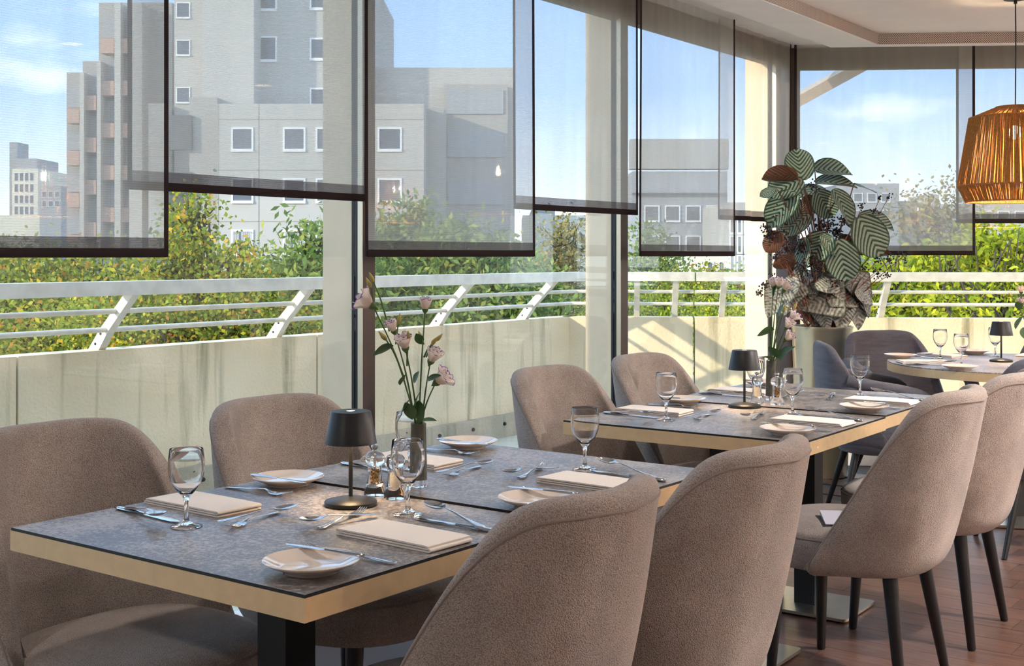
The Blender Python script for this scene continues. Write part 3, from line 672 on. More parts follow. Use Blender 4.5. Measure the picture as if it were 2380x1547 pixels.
tree('robinia_tree', 'yellow-green feathery tree at the right edge under the pendant lamp', (X(2340, 16.), 16.), [(2330, 570, 16., .5, .4), (2290, 620, 16., .5, .35), (2390, 620, 16., .6, .6), (2330, 690, 15.8, .9, .35), (2460, 680, 16., .7, .6)], 8990, 0.068, 'robinia', 10, trunk=.2, clump=.16, elong=1.5, twigs=90, limbs=46)
tree('thin_tree', 'half-bare tree seen through the wide far blind', (X(2200, 24.), 24.), [(2190, 530, 24., .6, .5), (2130, 500, 24., .5, .4), (2240, 480, 24., .35, .5)], 2175, 0.080, 'dry', 11, clump=.26, twigs=80)
tree('shrub_tree', 'dense low green crown behind the left parapet', (X(560, 26.), 26.), [(480, 790, 26., 2.0, .8), (200, 830, 26., 2.6, .8), (760, 790, 26., 1.8, .9), (980, 770, 26., 1.6, .8), (1180, 750, 26., 1.4, .7)], 26000, 0.095, 'ash', 12, clump=.4)
tree('shrub_tree', 'dense low yellow-green crown behind the far parapet', (X(1900, 24.), 24.), [(1560, 760, 24., 1.6, .6), (1800, 760, 24., 1.6, .6), (2050, 760, 24., 1.6, .55), (2300, 760, 24., 1.8, .55), (1450, 740, 24, .8, .5)], 32000, 0.062, 'robinia', 13, clump=.35)

# ================================================================== tables
TZ = .75
def tframe(T): A, th = T; return A, Vector((math.sin(th), math.cos(th), 0)), Vector((math.cos(th), -math.sin(th), 0))
T1, T2 = (T1A, T1TH), (T2A, T2TH)
def tp(T, u, v, z=TZ): A, U, V = tframe(T); p = A+U*u+V*v; p.z = z; return p
def tabletop_meshes(w, l):
    hw, hl = w/2, l/2; b = .0012
    top = MB().box(-hw+b, hw-b, -hl+b, hl-b, TZ-.0055, TZ).mesh('tabletop', M['laminate'], False)
    top.materials.append(M['black_edge'])
    for p in top.polygons:
        if abs(p.normal.z) < .5: p.material_index = 1
    core = MB().box(-hw+.012, hw-.012, -hl+.012, hl-.012, TZ-.040, TZ-.0055).mesh('core_board', M['black_edge'], False)
    ew = MB().box(-hw, hw, -.006, .006, TZ-.0435, TZ-.0055).mesh('edge_band', M['gold'], False)
    el = MB().box(-.006, .006, -hl+.012, hl-.012, TZ-.0435, TZ-.0055).mesh('edge_band', M['gold'], False)
    col = MB().box(-.039, .039, -.039, .039, .016, TZ-.0435).mesh('column', M['column'], False)
    bm = bmesh.new(); bm.from_mesh(MB().box(-.195, .195, -.15, .15, .006, .016).mesh('t', None, False))
    bmesh.ops.bevel(bm, geom=[e_ for e_ in bm.edges if abs(e_.verts[0].co.z-e_.verts[1].co.z) > .005], offset=.018, segments=4, profile=.5, affect='EDGES')
    base = bpy.data.meshes.new('base_plate'); bm.to_mesh(base); bm.free(); base.materials.append(M['plate_steel'])
    foot = MB().lathe([(0, 0), (.016, 0), (.018, .003), (.012, .006), (0, .006)], 12).mesh('foot', M['gasket'])
    return top, core, ew, el, col, base, foot
TM = tabletop_meshes(.8, .676)
def dining_table(label, T, u0, dz=0.):
    A, U, V = tframe(T); t = thing('dining_table', label, 'table', (0, 0, 0), 0, 'rectangular dining tables')
    t.matrix_basis = frame_M(tp(T, u0+.338, .4, 0), V, U)
    up = Matrix.Translation((0, 0, dz))
    link('tabletop', TM[0], t, up); link('core_board', TM[1], t, up)
    for y in (-.332, .332): link('edge_band', TM[2], t, Matrix.Translation((0, y, dz)))
    for x in (-.394, .394): link('edge_band', TM[3], t, Matrix.Translation((x, 0, dz)))
    link('column', TM[4], t); bp = link('base_plate', TM[5], t)
    for x in (-.16, .16):
        for y in (-.115, .115): link('foot', TM[6], bp, Matrix.Translation((x, y, 0)))
    return t
FARUP = .004
dining_table('nearest dark table with brass edge, standing at the lower left', T1, 0.)
dining_table('dark brass-edged table pushed against the nearest one, holding the flower vase', T1, .680, FARUP)
dining_table('near half of the middle table pair, its black lamp standing on it', T2, 0.)
dining_table('far half of the middle table pair, next to the grey armchairs', T2, .674, FARUP)

# ================================================================== beige dining chairs
def make_chair_meshes():
    bot = [(0, -.245), (.085, -.241), (.165, -.213), (.214, -.160), (.238, -.09), (.250, -.02), (.255, .05)]
    edg = [(0, -.378, .885), (.105, -.360, .888), (.192, -.308, .882), (.240, -.250, .838), (.264, -.176, .745), (.274, -.080, .59), (.266, .040, .398)]
    nb = 17; nr = 13
    B = catmull([(x, y, .345) for x, y in bot], nb); E_ = catmull(edg, nb)
    def colpts(i, sgn):
        b, e_ = B[i], E_[i]; out = []
        nrm = Vector((b.x+.0, b.y+.03, 0)); nrm = nrm.normalized() if nrm.length > 1e-4 else Vector((0, -1, 0))
        for j in range(nr):
            t = j/(nr-1); p = b.lerp(e_, t); p = p+nrm*((.003+.016*abs(nrm.x))*math.sin(math.pi*min(1, t*1.02)))
            if t < .12: k = (1-t/.12)**2*.10; p.x *= 1-k; p.y = p.y+(.0-p.y)*k*(1 if p.y < 0 else .2)
            out.append(Vector((sgn*p.x, p.y, p.z)))
        return out
    cols = [colpts(i, -1) for i in range(nb-1, 0, -1)] + [colpts(i, 1) for i in range(nb)]
    shell = baked(MB().grid(cols), [('SOLIDIFY', dict(thickness=.058, offset=-1, use_even_offset=False)), ('SUBSURF', dict(levels=2, render_levels=2))])
    # make sure the thickness grew towards the sitter
    xs = [v.co.x for v in shell.vertices]
    if max(xs) > .31:
        shell = baked(MB().grid(cols), [('SOLIDIFY', dict(thickness=.058, offset=1)), ('SUBSURF', dict(levels=2, render_levels=2))])
    shell.materials.append(M['fabric'])
    seam = []
    for c in cols:
        e_, d = c[-1], (c[-1]-c[-2]).normalized(); n_ = Vector((c[-3].x, c[-3].y+.05, 0)); n_ = n_.normalized() if n_.length > .01 else Vector((0, -1, 0))
        seam.append(e_-d*.028-n_*.0008)
    piping = MB().tube(seam, .0024, 6).mesh('piping', M['seam'])
    # seat cushion
    def ring(k, z):
        pts = []
        for i in range(40):
            a = 2*math.pi*i/40; c, s_ = math.cos(a), math.sin(a); n_ = 2.6
            x = .248*math.copysign(abs(c)**(2/n_), c); y = (.265 if s_ > 0 else .225)*math.copysign(abs(s_)**(2/(2.4 if s_ > 0 else 3)), s_)
            pts.append(Vector((x*k, y*k+.015, z)))
        return pts
    lay = [(.0, .352), (.80, .352), (.93, .358), (.975, .375), (.995, .41), (1.0, .44), (.985, .458), (.93, .470), (.80, .478), (.5, .484), (.0, .486)]
    rows = [ring(k, z) for k, z in lay]
    m = MB(); vs = [p for r in rows for p in r]; fs_ = [(i*40+j, i*40+(j+1) % 40, (i+1)*40+(j+1) % 40, (i+1)*40+j) for i in range(len(rows)-1) for j in range(40)]
    m.add(vs, fs_); seat = m.mesh('seat', M['fabric'], True, None)
    r_ = ring(.992, .452); spipe = MB().tube(r_+[r_[0]], .003, 6, False).mesh('seat_piping', M['seam'])
    leg = {}
    for nm, (tx, ty, bx_, by) in {'f': (.165, .175, .198, .190), 'r': (.145, -.150, .200, -.205)}.items():
        for sg in (-1, 1):
            leg[nm, sg] = MB().tube([(sg*tx, ty, .372), (sg*bx_, by, .004), (sg*bx_, by, .0)], [.0225, .0135, .011], 14).mesh('leg', M['leg'])
    return shell, piping, seat, spipe, leg
CH = make_chair_meshes()
def dining_chair(label, T, u, v, side, turn=0., group='beige upholstered dining chairs'):
    A, U, V = tframe(T); o = tp(T, u, v, 0); fw = V if side == 'L' else -V      # direction the chair faces
    ang = math.atan2(fw.y, fw.x)-math.pi/2+turn
    t = thing('dining_chair', label, 'chair', o, ang, group)
    bk = link('backrest', CH[0], t); link('piping', CH[1], bk); st = link('seat', CH[2], t); link('piping', CH[3], st)
    for me in CH[4].values(): link('leg', me, t)
    return t
dining_chair('beige chair in the lower left corner, window side of the nearest table', T1, .295, -.02, 'L')
dining_chair('beige chair behind the black lamp, left of the nearest mullion', T1, .950, -.02, 'L')
dining_chair('beige chair seen from behind at bottom centre, nearest to the viewer', T1, .40, .775, 'R')
dining_chair('beige chair seen from behind, second from bottom centre', T1, 1.02, .785, 'R')
dining_chair('beige chair on the window side of the middle tables, left one of two', T2, .215, .085, 'L')
dining_chair('beige chair on the window side of the middle tables, in front of the second mullion', T2, .870, .075, 'L')
dining_chair('beige chair at lower right whose black legs show fully, lilac card on its seat', T2, .365, .817, 'R')
dining_chair('beige chair at the right edge behind the one with the lilac card', T2, 1.03, .822, 'R')
# card lying on a seat
A, U, V = tframe(T2); cpos = tp(T2, .275, .80, .4865)
tag(link('card', MB().add([(-.05, -.07, 0), (.05, -.07, 0), (.05, .07, .001), (-.05, .07, .001), (-.05, -.07, .0015), (.05, -.07, .0015), (.05, .07, .014), (-.05, .07, .014)], [(0, 3, 2, 1), (4, 5, 6, 7), (0, 1, 5, 4), (1, 2, 6, 5), (2, 3, 7, 6), (3, 0, 4, 7)]).mesh('card', M['card'], False), None, frame_M(cpos, V, U) @ Matrix.Rotation(.5, 4, 'Z')), 'lilac folded card lying on the seat of a beige chair', 'card')

# ================================================================== grey armchairs and round table
def make_arm_meshes():
    bot = [(0, -.23), (.09, -.225), (.17, -.195), (.215, -.14), (.235, -.07), (.24, .0)]
    edg = [(0, -.318, .850), (.11, -.312, .850), (.205, -.285, .832), (.250, -.225, .765), (.268, -.165, .67), (.262, -.07, .50)]
    nb, nr = 15, 12; B = catmull([(x, y, .335) for x, y in bot], nb); E_ = catmull(edg, nb)
    def colp(i, sg):
        out = []
        for j in range(nr):
            t = j/(nr-1); p = B[i].lerp(E_[i], t); n_ = Vector((B[i].x, B[i].y+.04, 0)); n_ = n_.normalized()
            p = p+n_*.03*math.sin(math.pi*t)
            if t < .14: k = (1-t/.14)**2*.14; p.x *= 1-k; p.y *= 1-k
            out.append(Vector((sg*p.x, p.y, p.z)))
        return out
    cols = [colp(i, -1) for i in range(nb-1, 0, -1)] + [colp(i, 1) for i in range(nb)]
    best = None
    for off in (-1, 1):
        sh = baked(MB().grid(cols), [('SOLIDIFY', dict(thickness=.05, offset=off)), ('SUBSURF', dict(levels=2, render_levels=2))])
        mx = max(v.co.x for v in sh.vertices)
        if best is None or mx < best[0]: best = (mx, sh)
    shell = best[1]; shell.materials.append(M['grey_fabric'])
    arms = {}
    for sg in (-1, 1):
        pts = catmull([(sg*.245, -.20, .68), (sg*.268, -.08, .655), (sg*.285, .05, .635), (sg*.285, .145, .605), (sg*.272, .185, .53), (sg*.245, .18, .43), (sg*.225, .165, .39)], 22)
        arms[sg] = MB().tube(pts, [.030]*18+[.028, .027, .026, .024], 12, True, 1.25, up=(1, 0, 0)).mesh('armrest', M['grey_fabric'])
    def ring(k, z):
        out = []
        for i in range(36):
            a = 2*math.pi*i/36; c, s_ = math.cos(a), math.sin(a)
            out.append(Vector((.255*math.copysign(abs(c)**.75, c)*k, (.265 if s_ > 0 else .24)*math.copysign(abs(s_)**.8, s_)*k, z)))
        return out
    rows = [ring(k, z) for k, z in ((0, .315), (.62, .315), (.84, .326), (.96, .36), (1., .41), (.985, .445), (.9, .462), (.5, .472), (0, .474))]
    m = MB(); m.add([p for r in rows for p in r], [(i*36+j, i*36+(j+1) % 36, (i+1)*36+(j+1) % 36, (i+1)*36+j) for i in range(len(rows)-1) for j in range(36)])
    seat = m.mesh('seat', M['grey_fabric'], True, None); leg = []
    for sx in (-1, 1):
        for sy in (-1, 1): leg.append(MB().tube([(sx*.135, sy*.14, .335), (sx*.225, sy*.225, .0)], [.019, .0115], 12).mesh('leg', M['leg']))
    return shell, arms, seat, leg
AM = make_arm_meshes()
RC = Vector((2.44, 6.05, 0))
def armchair(label, x, y, fx, fy):
    t = thing('armchair', label, 'armchair', (x, y, 0), math.atan2(fy, fx)-math.pi/2, 'grey armchairs at the round table')
    link('backrest', AM[0], t); link('seat', AM[2], t)
    for me in AM[1].values(): link('armrest', me, t)
    for me in AM[3]: link('leg', me, t)
armchair('light grey armchair left of the round table, its near arm facing the viewer', 1.80, 6.10, .97, -.10)
armchair('dark grey armchair behind the round table, against the parapet', 2.14, 6.76, .25, -.97)
armchair('grey armchair in front of the round table, seen from behind', 2.30, 5.42, .10, .99)
armchair('dark grey armchair behind the round table at the right picture edge', 2.93, 6.62, -.5, -.85)
rt = thing('round_table', 'round white-topped table with brass rim at the right', 'table', RC)
obj('tabletop', MB().lathe([(0, TZ), (.597, TZ), (.599, TZ-.002), (.599, TZ-.0055), (0, TZ-.0055)], 72), M['laminate'], rt)
obj('edge_band', MB().lathe([(.585, TZ-.0056), (.600, TZ-.0056), (.600, TZ-.0435), (.585, TZ-.0435)], 72, close=True), M['gold'], rt)
obj('core_board', MB().lathe([(0, TZ-.0057), (.584, TZ-.0057), (.584, TZ-.042), (0, TZ-.042)], 48), M['black_edge'], rt)
obj('column', MB().box(-.04, .04, -.04, .04, .016, TZ-.042), M['column'], rt, False)
obj('base_plate', MB().box(-.27, .27, -.27, .27, .004, .016), M['plate_steel'], rt, False, M=Matrix.Rotation(-.25, 4, 'Z'))

# ================================================================== pendant lamp
pd_ = thing('pendant_lamp', 'orange woven jute pendant lamp hanging over the round table', 'lamp', (RC.x-.005, RC.y, 1.53))
prof = [(.088, .456), (.212, .405), (.266, .077), (.228, .0)]
def pr(k, ang):                                   # k 0..3 along the profile
    i = min(int(k), 2); t = k-i; r = prof[i][0]*(1-t)+prof[i+1][0]*t; z = prof[i][1]*(1-t)+prof[i+1][1]*t
    return Vector((r*math.cos(ang), r*math.sin(ang), z))
for seg, nm in ((0, 'yarn_wrap'), (1, 'yarn_wrap'), (2, 'yarn_wrap')):
    m = MB(); nst = (300, 560, 520)[seg]
    for i in range(nst):
        a0 = 2*math.pi*(i+random.uniform(-.45, .45))/nst; a1 = a0+random.gauss(0, .016)
        rr = random.uniform(.0017, .0026)
        m.tube([pr(seg+.001, a0), pr(seg+.5, (a0+a1)/2), pr(seg+.999, a1)], rr, 4, False)
    tag(obj(nm, m, M['jute'], pd_), kind='stuff')
for r, z in prof: obj('ring', MB().tube([(r*math.cos(2*math.pi*i/48), r*math.sin(2*math.pi*i/48), z) for i in range(49)], .0042, 6, False), M['jute'], pd_)
obj('bulb', MB().sphere((0, 0, .335), .030, 16, 10, 1.15), M['bulb'], pd_)
obj('socket', MB().lathe([(0, .365), (.017, .365), (.019, .43), (.012, .456), (0, .456)], 16), M['lamp_black'], pd_)
obj('cable', MB().tube([(0, 0, .45), (0.002, 0, .8), (0, 0, CEIL-1.53-.02)], .0032, 8), M['lamp_black'], pd_)
obj('ceiling_canopy', MB().lathe([(0, CEIL-1.53-.001), (.052, CEIL-1.53-.001), (.054, CEIL-1.53-.006), (.054, CEIL-1.53-.024), (.008, CEIL-1.53-.028), (.008, CEIL-1.53-.045), (0, CEIL-1.53-.045)], 32), M['lamp_black'], pd_)
ld = bpy.data.lights.new('pendant_light', 'POINT'); ld.energy = 7; ld.color = (1, .74, .45); ld.shadow_soft_size = .03
lo = bpy.data.objects.new('pendant_light', ld); COL.objects.link(lo); lo.parent = pd_; lo.location = (0, 0, .27)
def copy_tree(o, parent=None):
    c = o.copy(); COL.objects.link(c); c.parent = parent
    for ch in list(o.children): copy_tree(ch, c)
    return c
for (x, y, lb) in ((3.9, 3.3, 'unseen jute pendant copy added to light the ceiling, right of the picture'), (3.7, .7, 'unseen jute pendant copy added to light the ceiling, behind the viewer'), (4.7, 5.9, 'unseen jute pendant copy added to light the ceiling, far right of the picture')):
    c = copy_tree(pd_)  # out-of-view copies added to brighten the ceiling, stronger and whiter than the original
    for ch in c.children:
        if ch.type == 'LIGHT': ch.data = ch.data.copy(); ch.data.energy = 125; ch.data.color = (1, .96, .90)
    c.location = (x, y, 1.53); c['label'] = lb; c['group'] = 'woven pendant lamps'
pd_['group'] = 'woven pendant lamps'

# ceiling downlights over the room (none in view)
for i, (x, y, en) in enumerate(((-.25, 2.75, 9), (.85, 4.35, 6), (2.8, 3.5, 115), (4.3, 4.8, 80), (2.6, 1.1, 26), (-2.0, .2, 36), (.6, -1.2, 22), (5.3, 2.6, 80))):
    t = thing('ceiling_downlight', 'recessed ceiling downlight over the dining room', 'lamp', (x, y, CEIL), 0, 'ceiling downlights')
    obj('trim_ring', MB().lathe([(.062, 0), (.075, 0), (.074, -.006), (.062, -.006)], 28, close=True), M['white_metal'], t)
    obj('diffuser', MB().lathe([(0, -.002), (.062, -.002), (.062, -.004), (0, -.004)], 28), M['led'], t)
    d = bpy.data.lights.new('downlight', 'SPOT'); d.energy = en; d.color = (1., .95, .89); d.spot_size = rad(150); d.spot_blend = .8; d.shadow_soft_size = .08
    o = bpy.data.objects.new('downlight', d); COL.objects.link(o); o.parent = t; o.location = (0, 0, -.03)

# ================================================================== tableware
gp = [(0, .0), (.0290, 0), (.0302, .0012), (.0290, .0024), (.016, .0055), (.0070, .0100), (.0045, .0170), (.0040, .030), (.0043, .045), (.0058, .0545), (.0100, .0610), (.0190, .0705), (.0272, .0830), (.0325, .0980), (.0346, .1120), (.0340, .1290), (.0318, .1490), (.0314, .1500), (.0309, .1490), (.0331, .1290), (.0337, .1120), (.0316, .0985), (.0263, .0840), (.0180, .0720), (.0085, .0655), (0, .0640)]
GLASS = MB().lathe(gp, 48).mesh('wine_glass', M['crystal'], True, 60)
pp = [(0, .0), (.046, .0), (.0475, .0025), (.052, .006), (.074, .0150), (.0800, .0192), (.0803, .0202), (.0795, .0208), (.073, .0178), (.057, .0108), (.050, .0082), (.045, .0070), (0, .0066)]
PLATE = MB().lathe(pp, 64).mesh('bread_plate', M['porcelain'], True, 50)
def napkin_mesh():
    # linen folded back on itself: layers along y with rolled folds at the outer end
    w, y0, y1 = .056, -.118, .118; th = .0031; rows = []
    path = [(y1, .0018), (y0+.004, .0018)]
    for k in range(1, 8): a = math.pi*k/8; path.append((y0+.004-.0046*math.sin(a), .0018+.0046*(1-math.cos(a))/1.0*.5*1.0))
    path += [(y0+.004, .0064), (y1-.004, .0064)]
    for k in range(1, 8): a = math.pi*k/8; path.append((y1-.004+.004*math.sin(a), .0064+.0020*(1-math.cos(a))))
    path += [(y1-.004, .0104), (0., .0112), (y0+.014, .0108), (y0+.004, .0098)]
    mb = MB()
    def sheet(xa, xb):
        up, lo = [], []
        for i, (y, z) in enumerate(path):
            q0 = path[max(0, i-1)]; q1 = path[min(len(path)-1, i+1)]; d = Vector((q1[0]-q0[0], q1[1]-q0[1])).normalized(); n_ = Vector((-d.y, d.x))*th/2
            up.append((y+n_.x, z+n_.y)); lo.append((y-n_.x, z-n_.y))
        loop = up+lo[::-1]; n_ = len(loop); nx = 4
        vs = [(xa+(xb-xa)*i/nx+.0014*math.sin(y*30), y, max(.0002, z)) for i in range(nx+1) for (y, z) in loop]
        fs_ = [(i*n_+j, i*n_+(j+1) % n_, (i+1)*n_+(j+1) % n_, (i+1)*n_+j) for i in range(nx) for j in range(n_)]
        m_ = len(path)
        for i in (0, nx):
            for j in range(m_-1): fs_.append((i*n_+j, i*n_+j+1, i*n_+n_-2-j, i*n_+n_-1-j))
        mb.add(vs, fs_)
    sheet(-w, w); return mb.mesh('napkin', M['napkin'], True, 50)
NAPKIN = napkin_mesh()
def cut_sheet(mb, prof, th=.0016, nx=8):
    rows_t, rows_b = [], []
    for y, hw, z, cup in prof:
        t_, b_ = [], []
        for i in range(nx+1):
            x = -1+2*i/nx; zz = z+cup*(x*x-1)
            t_.append(Vector((x*hw, y, zz+th*(1-.5*x*x)))); b_.append(Vector((x*hw, y, zz-(0 if cup else 0))))
        rows_t.append(t_); rows_b.append(b_)
    n0 = len(mb.v); mb.grid(rows_t); k = len(prof)*(nx+1)
    o = len(mb.v); mb.grid([r[::-1] for r in rows_b])
    r1 = nx+1
    for i in range(len(prof)-1):
        mb.f.append((n0+i*r1, n0+(i+1)*r1, o+(i+1)*r1+nx, o+i*r1+nx)); mb.f.append((n0+i*r1+nx, o+i*r1, o+(i+1)*r1, n0+(i+1)*r1+nx))
    mb.f.append(tuple([n0+j for j in range(r1)]+[o+j for j in range(r1)])); e_ = (len(prof)-1)*r1
    mb.f.append(tuple([n0+e_+nx-j for j in range(r1)]+[o+e_+nx-j for j in range(r1)])); return mb
HAND = [(-.100, .0045, .0022, 0), (-.097, .0085, .0026, 0), (-.085, .0100, .0032, 0), (-.06, .0072, .0040, 0), (-.03, .0045, .0055, 0), (.0, .0033, .0085, 0), (.025, .0030, .0100, 0)]
def spoon_mesh(s):
    bowl = [(.040, .0045, .0085, .0005), (.047, .0105, .0072, .0025), (.056, .0165, .0070, .0050), (.068, .0198, .0072, .0062), (.080, .0190, .0078, .0060), (.091, .0140, .0084, .0042), (.098, .0075, .0086, .0020), (.101, .002, .0088, .0004)]
    m = MB(); cut_sheet(m, [(y*s, hw*s, z*s, c*s) for y, hw, z, c in HAND+bowl], .0017); return m.mesh('spoon', M['silver'], True, 60)
def fork_mesh(s):
    head = [(.038, .0050, .0070, .0), (.045, .0110, .0048, .0010), (.054, .0125, .0032, .0014), (.062, .0122, .0030, .0012)]
    m = MB(); cut_sheet(m, [(y*s, hw*s, z*s, c*s) for y, hw, z, c in HAND+head], .0017)
    for k in range(4):
        x = (-.0102+.0068*k)*s
        cu = [(.061, .0030), (.072, .0034), (.085, .0058), (.096, .0094), (.101, .0114)]
        m.tube([(x*(1-.06*i), y*s, z*s+.0008) for i, (y, z) in enumerate(cu)], [.0020*s, .0018*s, .0016*s, .0013*s, .0006*s], 6, True, .8)
    return m.mesh('fork', M['silver'], True, 60)
def knife_mesh(s):
    m = MB(); hd = [(-.105, .0050, .0), (-.102, .0078, .0), (-.09, .0092, .0), (-.05, .0080, .0), (-.012, .0058, .0), (-.004, .0062, .0)]
    m.tube([(0, y*s, .0042*s) for y, w, z in hd], [w*s for y, w, z in hd], 10, True, .45)
    bl = [(-.006, .0052, .0038, 0), (.004, .0078, .0036, 0), (.03, .0092, .0032, 0), (.065, .0098, .0028, 0), (.092, .0085, .0024, 0), (.104, .0050, .0022, 0), (.108, .001, .002, 0)]
    cut_sheet(m, [(y*s, hw*s, z*s, c) for y, hw, z, c in bl], .0010); return m.mesh('knife', M['silver'], True, 60)
SPOON, FORK, KNIFE = spoon_mesh(1.0), fork_mesh(.98), knife_mesh(1.0)
DSPOON, DFORK, BKNIFE = spoon_mesh(.86), fork_mesh(.88), knife_mesh(.80)
def item(name, me, F_, x, y, z=0., rz=0., rx=0., ry=0., label=None, cat=None, group=None):
    o = link(name, me, None, F_ @ Matrix.Translation((x, y, z)) @ Matrix.Rotation(rz, 4, 'Z') @ Matrix.Rotation(rx, 4, 'X') @ Matrix.Rotation(ry, 4, 'Y'))
    return tag(o, label, cat, group)
def setting(F_, place, seed, parts='gnksdfpbr', dx=0., turn=0.):
    r = random.Random(seed); j = lambda a: r.uniform(-a, a)
    F_ = F_ @ Matrix.Translation((dx, 0, 0)) @ Matrix.Rotation(turn, 4, 'Z')
    if 'g' in parts: item('wine_glass', GLASS, F_, .172+j(.006), .262+j(.006), 0, label='stemmed wine glass, '+place, cat='glass', group='wine glasses')
    if 'n' in parts: item('napkin', NAPKIN, F_, .018+j(.005), .135, 0, j(.05), label='folded peach napkin, '+place, cat='napkin', group='folded napkins')
    if 'k' in parts: item('table_knife', KNIFE, F_, .150, .122, 0, rad(-3)+j(.03), label='table knife lying under a spoon, '+place, cat='knife', group='table knives')
    if 's' in parts: item('table_spoon', SPOON, F_, .172, .142, .0112, rad(-17)+j(.03), rad(4.5), label='table spoon resting on a knife, '+place, cat='spoon', group='table spoons')
    if 'd' in parts: item('dessert_fork', DFORK, F_, .056, .332, 0, rad(-90+14)+j(.04), label='dessert fork crossed with a spoon, '+place, cat='fork', group='dessert forks')
    if 'f' in parts: item('dessert_spoon', DSPOON, F_, .040, .325, .0075, rad(90-15)+j(.04), rad(2), label='dessert spoon crossed with a fork, '+place, cat='spoon', group='dessert spoons')
    if 'p' in parts: item('bread_plate', PLATE, F_, -.255, .098, 0, label='small cream bread plate, '+place, cat='plate', group='bread plates')
    if 'b' in parts: item('butter_knife', BKNIFE, F_, -.205, .118, .0205, rad(4)+j(.05), label='butter knife laid across bread plate, '+place, cat='knife', group='butter knives')
    if 'r' in parts: item('table_fork', FORK, F_, -.150, .112, 0, rad(4)+j(.03), label='fork lying beside bread plate, '+place, cat='fork', group='table forks')
def place_frame(T, u, side, dz=0.):
    A, U, V = tframe(T)
    if side == 'L': return frame_M(tp(T, u, 0, TZ+.0002+dz), -U, V)
    return frame_M(tp(T, u, .8, TZ+.0002+dz), U, -V)
setting(place_frame(T1, .372, 'L'), 'lower left setting of nearest table', 1)
setting(place_frame(T1, .365, 'R'), 'setting before the lowest chair back', 2)
setting(place_frame(T1, 1.025, 'L', FARUP), 'setting behind the tall flower vase', 3)
setting(place_frame(T1, 1.005, 'R', FARUP), 'setting before second chair back from bottom', 4)
setting(place_frame(T2, .362, 'L'), 'left front setting of middle tables', 5)
setting(place_frame(T2, .365, 'R'), 'right front setting of middle tables', 6, dx=.01)
setting(place_frame(T2, 1.04, 'L', FARUP), 'window-side rear setting of middle tables', 7)
setting(place_frame(T2, 1.005, 'R', FARUP), 'right rear setting of middle tables', 8)
for k, (ang, place, pa) in enumerate(((178, 'left setting of the round table', 'gnksp'), (118, 'rear setting of the round table', 'gnksp'), (250, 'front setting of the round table', 'gnkp'), (55, 'right rear setting of the round table', 'gnp'))):
    a = rad(ang); d = Vector((math.cos(a), math.sin(a), 0)); ey = -d; ex = Vector((ey.y, -ey.x, 0))
    o = RC+d*.585; o.z = TZ+.0002
    setting(frame_M(o, ex, ey), place, 20+k, pa, turn=0)

# ---- black cordless table lamps
def table_lamp(label, p):
    t = thing('table_lamp', label, 'lamp', p, 0, 'black cordless table lamps')
    obj('base', MB().lathe([(0, 0), (.053, 0), (.0545, .0015), (.0545, .008), (.053, .0096), (.030, .0150), (.006, .0185), (0, .0185)], 48), M['lamp_black'], t)
    obj('stem', MB().lathe([(0, .018), (.0044, .018), (.0044, .150), (0, .150)], 16), M['lamp_black'], t)
    obj('shade', MB().lathe([(.0545, .1290), (.0425, .1930), (.0405, .1955), (.009, .1962), (.009, .1950), (.0395, .1940), (.0530, .1290)], 48, close=True), M['lamp_black'], t)
    obj('touch_button', MB().lathe([(0, .1962), (.0088, .1962), (.0088, .1935), (0, .1935)], 20), M['touch'], t)
    obj('diffuser', MB().lathe([(0, .150), (.040, .150), (.040, .153), (0, .153)], 32), M['led'], t)
    d = bpy.data.lights.new('lamp_light', 'SPOT'); d.energy = .85; d.color = (1, .68, .36); d.spot_size = rad(128); d.spot_blend = .5; d.shadow_soft_size = .03
    o = bpy.data.objects.new('lamp_light', d); COL.objects.link(o); o.parent = t; o.location = (0, 0, .147)
table_lamp('small black cordless table lamp on the nearest table', tp(T1, .545, .372, TZ+.0002))
table_lamp('small black cordless table lamp on the middle table', tp(T2, .640, .322, TZ+.0002))
table_lamp('small black cordless table lamp on the round table at the right', Vector((RC.x-.05, RC.y+.06, TZ+.0002)))

# ---- salt and pepper mills
def mill(name, label, p, fill):
    t = thing(name, label, 'mill', p, 0, 'clear acrylic mills')
    body = [(0, .0), (.0232, 0), (.0240, .002), (.0232, .012), (.0190, .022), (.0160, .036), (.0150, .052), (.0156, .0615), (.0160, .063), (.0120, .063), (.0115, .040), (.0115, .024), (0, .022)]
    obj('body', MB().lathe(body, 40), M['acrylic'], t)
    obj('head', MB().lathe([(0, .0640), (.0150, .0640), (.0200, .0690), (.0222, .0770), (.0205, .0860), (.0150, .0925), (.0070, .0950), (0, .0950)], 40), M['acrylic'], t)
    obj('spindle', MB().lathe([(0, .03), (.0022, .03), (.0022, .0955), (0, .0955)], 10), M['silver'], t)
    obj('knob', MB().lathe([(0, .0955), (.0060, .0958), (.0045, .0985), (.0075, .1020), (.0085, .1055), (.0065, .1090), (0, .1100)], 24), M['silver'], t)
    r = random.Random(fill)
    if fill == 'pepper':
        m = MB()
        for k in range(110):
            a = r.uniform(0, 6.28); q = .0093*math.sqrt(r.random()); m.sphere((q*math.cos(a), q*math.sin(a), .0255+.030*r.random()), .0023, 6, 4)
        tag(obj('peppercorns', m, M['pepper'], t, True, None), kind='stuff')
    else: obj('salt_fill', MB().lathe([(0, .0235), (.0108, .0235), (.0108, .052), (.008, .0555), (0, .0565)], 24), M['salt'], t)
mill('pepper_mill', 'clear pepper mill beside the vase on the nearest table', tp(T1, .655, .338, TZ+.0002), 'pepper')
mill('salt_mill', 'clear salt mill behind a wine glass on the nearest table', tp(T1, .653, .398, TZ+.0002), 'salt')
mill('salt_mill', 'clear salt mill next to the lamp on the middle table', tp(T2, .745, .320, TZ+FARUP+.0002), 'salt')
